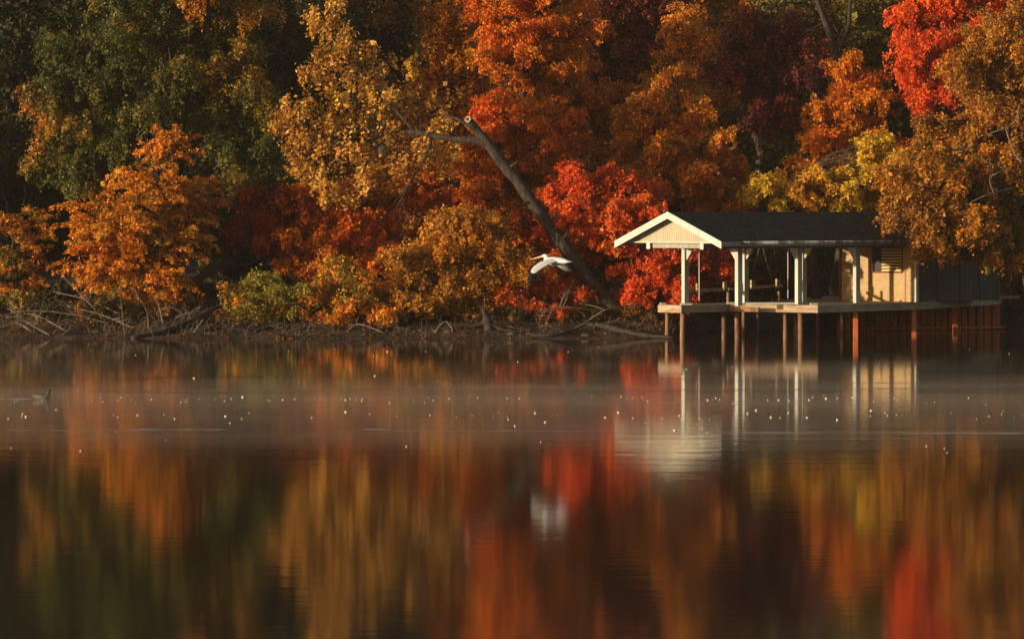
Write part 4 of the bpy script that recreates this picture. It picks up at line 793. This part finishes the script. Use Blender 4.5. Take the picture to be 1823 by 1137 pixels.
for s_ in (1, -1):                         # black primaries and secondaries, one fan per wing
    zf = 1 if s_ > 0 else .62; mb = MB()
    def feather(root_, tip, wd):
        a = Vector(root_); b = Vector(tip); a.z *= zf; b.z *= zf; d = (b-a).normalized(); sd_ = d.cross(Vector((0, -.35*s_, 1))).normalized(); k = 5; b0 = len(mb.v)
        for i in range(k+1):
            t = i/k; p = a.lerp(b, t)+Vector((0, 0, -.05*t*t)); w_ = wd*(.6+.6*math.sin(math.pi*min(.95, t*.8+.1)))*(1 if i < k else .25)
            mb.v += [tuple(p-sd_*w_), tuple(p+sd_*w_), tuple(p+sd_*w_+Vector((0, 0, .005))), tuple(p-sd_*w_+Vector((0, 0, .005)))]
        for i in range(k):
            for j in range(4): q_ = b0+i*4; mb.f.append((q_+j, q_+(j+1) % 4, q_+4+(j+1) % 4, q_+4+j))
        mb.f.append((b0+3, b0+2, b0+1, b0)); e0 = b0+k*4; mb.f.append((e0, e0+1, e0+2, e0+3))
    for i in range(7):
        t = i/6; feather((.38-.14*t, s_*(.86-.02*t), -.33), (.32-.36*t, s_*(1.18-.16*t), -.62+.10*t) if s_ > 0 else (.24-.26*t, s_*(1.00-.08*t), -.47+.08*t), .022)
    for i in range(12):
        t = i/11; y = .84-.62*t
        xt = np.interp(y, [a[0] for a in st_w], [a[3] for a in st_w]); z = np.interp(y, [a[0] for a in st_w], [a[1] for a in st_w])
        feather((xt+.03, s_*y, z-.028), (xt-.17, s_*(y+.04), z-.085), .032)
    o = mb.build('flight_feathers', M['black'] if s_ > 0 else M['under'], pel, local=True)
# ------------------------------------------------------------------ duck and its wake
dp = PW(76, 711); du = empty('duck', dp, R(-8)); du.scale = (1.0, 1.0, 1.0); tag(du, 'dark headed duck with pale grey flanks swimming right at the left edge', 'duck')
mb = MB(); loft(mb, [((-.27, 0, .10), .02, .012), ((-.22, 0, .085), .06, .04), ((-.12, 0, .055), .105, .085), ((0, 0, .045), .115, .095), ((.10, 0, .045), .10, .085), ((.17, 0, .05), .06, .06), ((.20, 0, .06), .02, .02)], 16)
q = spline([(.10, 0, .06, .055), (.14, 0, .12, .035), (.155, 0, .17, .034), (.175, 0, .215, .044), (.205, 0, .225, .036), (.225, 0, .22, .02)], 4)
mb.tube([p[:3] for p in q], [p[3] for p in q], 10)
b_ = mb.build('body', M['duck_grey'], du, smooth=True, local=True); rm = b_.modifiers.new('remesh', 'REMESH'); rm.mode = 'VOXEL'; rm.voxel_size = .008; rm.use_smooth_shade = True
mb = MB(); q = spline([(.12, 0, .095, .055), (.148, 0, .16, .046), (.172, 0, .222, .058), (.205, 0, .234, .048), (.228, 0, .225, .026)], 4)
mb.tube([p[:3] for p in q], [p[3] for p in q], 12); mb.build('head_plumage', M['black'], du, smooth=True, local=True)
mb = MB(); loft(mb, [((.22, 0, .214), .014, .014), ((.26, 0, .208), .014, .009), ((.28, 0, .205), .008, .004)], 8); mb.build('bill', M['bill'], du, smooth=True, local=True)
mb = MB(); loft(mb, [((-.31, 0, .135), .02, .006), ((-.22, 0, .115), .05, .022), ((-.10, 0, .118), .085, .034), ((.02, 0, .115), .08, .034), ((.09, 0, .10), .04, .02)], 12); mb.build('folded_wings', M['duck_back'], du, smooth=True, local=True)
wk = bpy.data.materials.new('wake'); wk.use_nodes = True; wb = wk.node_tree.nodes['Principled BSDF']; wb.inputs['Base Color'].default_value = (.36, .33, .30, 1); wb.inputs['Roughness'].default_value = .3
def ripple(name, label, x0, x1, py, wd, seed, hgt=.012):
    rng = random.Random(seed); a = PW(x0, py); b = PW(x1, py); n = max(6, int((b-a).length/.12)); k = 5
    V = []; Fc = []
    for i in range(n+1):
        t = i/n; p = a.lerp(b, t); e_ = math.sin(math.pi*t)**.4; j = mnoise.noise(Vector((i*.22, seed, 0))); w_ = wd*e_*max(.06, .7+1.2*j)
        p.y += .12*mnoise.noise(Vector((i*.05, seed+5, 0)))
        for m_ in range(k): u = m_/(k-1)*2-1; V.append((p.x, p.y+u*w_, .002+hgt*e_*max(.05, .6+j)*(1-u*u)))
    for i in range(n):
        for m_ in range(k-1): q_ = i*k+m_; Fc.append((q_, q_+k, q_+k+1, q_+1))
    me = bpy.data.meshes.new(name); me.from_pydata(V, [], Fc); o = link(name, me, wk, smooth=True); tag(o, label, 'ripple'); return o
ripple('wake', 'bright thin wake trailing left behind the swimming duck', -40, 60, 710, .10, 1, .022)
ripple('ripple_line', 'long bright ripple line on the water below and right of the duck', 190, 405, 764.5, .06, 2, .010)
ripple('ripple_line', 'faint broken ripple line at the far left below the duck', 10, 185, 765, .04, 3, .006)
ripple('ripple_line', 'short bright ripple line in the centre of the lake', 640, 700, 764, .07, 4, .008)
ripple('ripple_line', 'long faint ripple line through the centre of the lake', 700, 1105, 766.5, .03, 5, .005)
ripple('ripple_line', 'bright ripple line just right of the reflected gable', 1286, 1460, 770, .06, 6, .008)
ripple('ripple_line', 'broad bright ripple line at the right edge of the lake', 1600, 1860, 771, .10, 7, .009)
# floating pale leaves
fm_ = []
for k in range(3):
    rng = random.Random(k); bm = bmesh.new(); bmesh.ops.create_icosphere(bm, subdivisions=2, radius=.03)
    for v in bm.verts: v.co *= 1+.5*mnoise.noise(v.co*30+Vector((k*9, 0, 0))); v.co.z *= .8
    me = bpy.data.meshes.new('floating_leaf'); bm.to_mesh(me); bm.free(); me.materials.append(M['speck']); fm_.append(me)
rng = random.Random(12)
for i in range(170):
    r_ = rng.random(); px = rng.uniform(-20, 1850)
    py = rng.gauss(711, 3) if r_ < .45 else rng.gauss(741, 5) if r_ < .72 else rng.gauss(625, 6) if r_ < .8 else rng.uniform(640, 810)
    o = bpy.data.objects.new('floating_leaf', fm_[i % 3]); COL.objects.link(o); p = PW(px, max(612, py)); o.location = (p.x, p.y, .012)
    o.rotation_euler = (rng.uniform(-.4, .4), rng.uniform(-.4, .4), rng.uniform(0, 6)); k = rng.choice((.3, .35, .4, .45, .5, .6, .9)); o.scale = (k, k, k)
    tag(o, 'tiny pale leaf fleck floating on the still lake water', 'leaf', 'pale leaf flecks floating on the lake')

# ------------------------------------------------------------------ morning mist lying on the lake, and thin air haze
def vol(name, dens, col, an=0.0):
    m = bpy.data.materials.new(name); m.use_nodes = True; nt = m.node_tree
    nt.nodes.remove(nt.nodes['Principled BSDF']); p = nt.nodes.new('ShaderNodeVolumePrincipled')
    p.inputs['Density'].default_value = dens; p.inputs['Color'].default_value = (*col, 1); p.inputs['Anisotropy'].default_value = an
    nt.links.new(p.outputs[0], nt.nodes['Material Output'].inputs['Volume']); return m
mm = vol('mist', 0.0040, (.90, .80, .70))
def mist(x, Y, rx, ry, h, seed, lab):
    bm = bmesh.new(); bmesh.ops.create_icosphere(bm, subdivisions=6, radius=1)
    for v in bm.verts:
        a = math.atan2(v.co.y, v.co.x); k = 1+.28*mnoise.noise(Vector((math.cos(a)*2, math.sin(a)*2, seed)))+.12*mnoise.noise(Vector((math.cos(a)*6, math.sin(a)*6, seed)))
        v.co = Vector((v.co.x*rx*k, v.co.y*ry*k, .02+(h*abs(v.co.z)**2.6*(1 if v.co.z > 0 else 0)*(1+.9*mnoise.noise(Vector((v.co.x*rx*.12, v.co.y*3, seed))))*2)))
        v.co.z = max(.015, v.co.z)
    me = bpy.data.meshes.new('mist'); bm.to_mesh(me); bm.free(); o = link('mist', me, mm, smooth=True); o.location = (x, Y, 0); tag(o, lab, 'mist', kind='stuff')
mist(2, 101, 46, 15, .28, 1, 'brightest low band of mist lying across the middle of the lake')
mist(-9, 110, 34, 14, .11, 2, 'thin band of mist on the left half of the lake beyond the bright band')
mist(16, 113, 32, 14, .17, 3, 'thin band of mist on the right half of the lake before the boathouse')
mist(-2, 126, 50, 14, .05, 4, 'faintest far band of mist on the lake below the bank')
hb = MB(); hb.box((-420, -320, -3.0), (420, 920, 42)); hz = hb.build('haze', vol('haze', 0.00009, (.95, .88, .80)))
tag(hz, 'thin warm morning haze filling the air over the lake and wood', 'haze', kind='stuff')
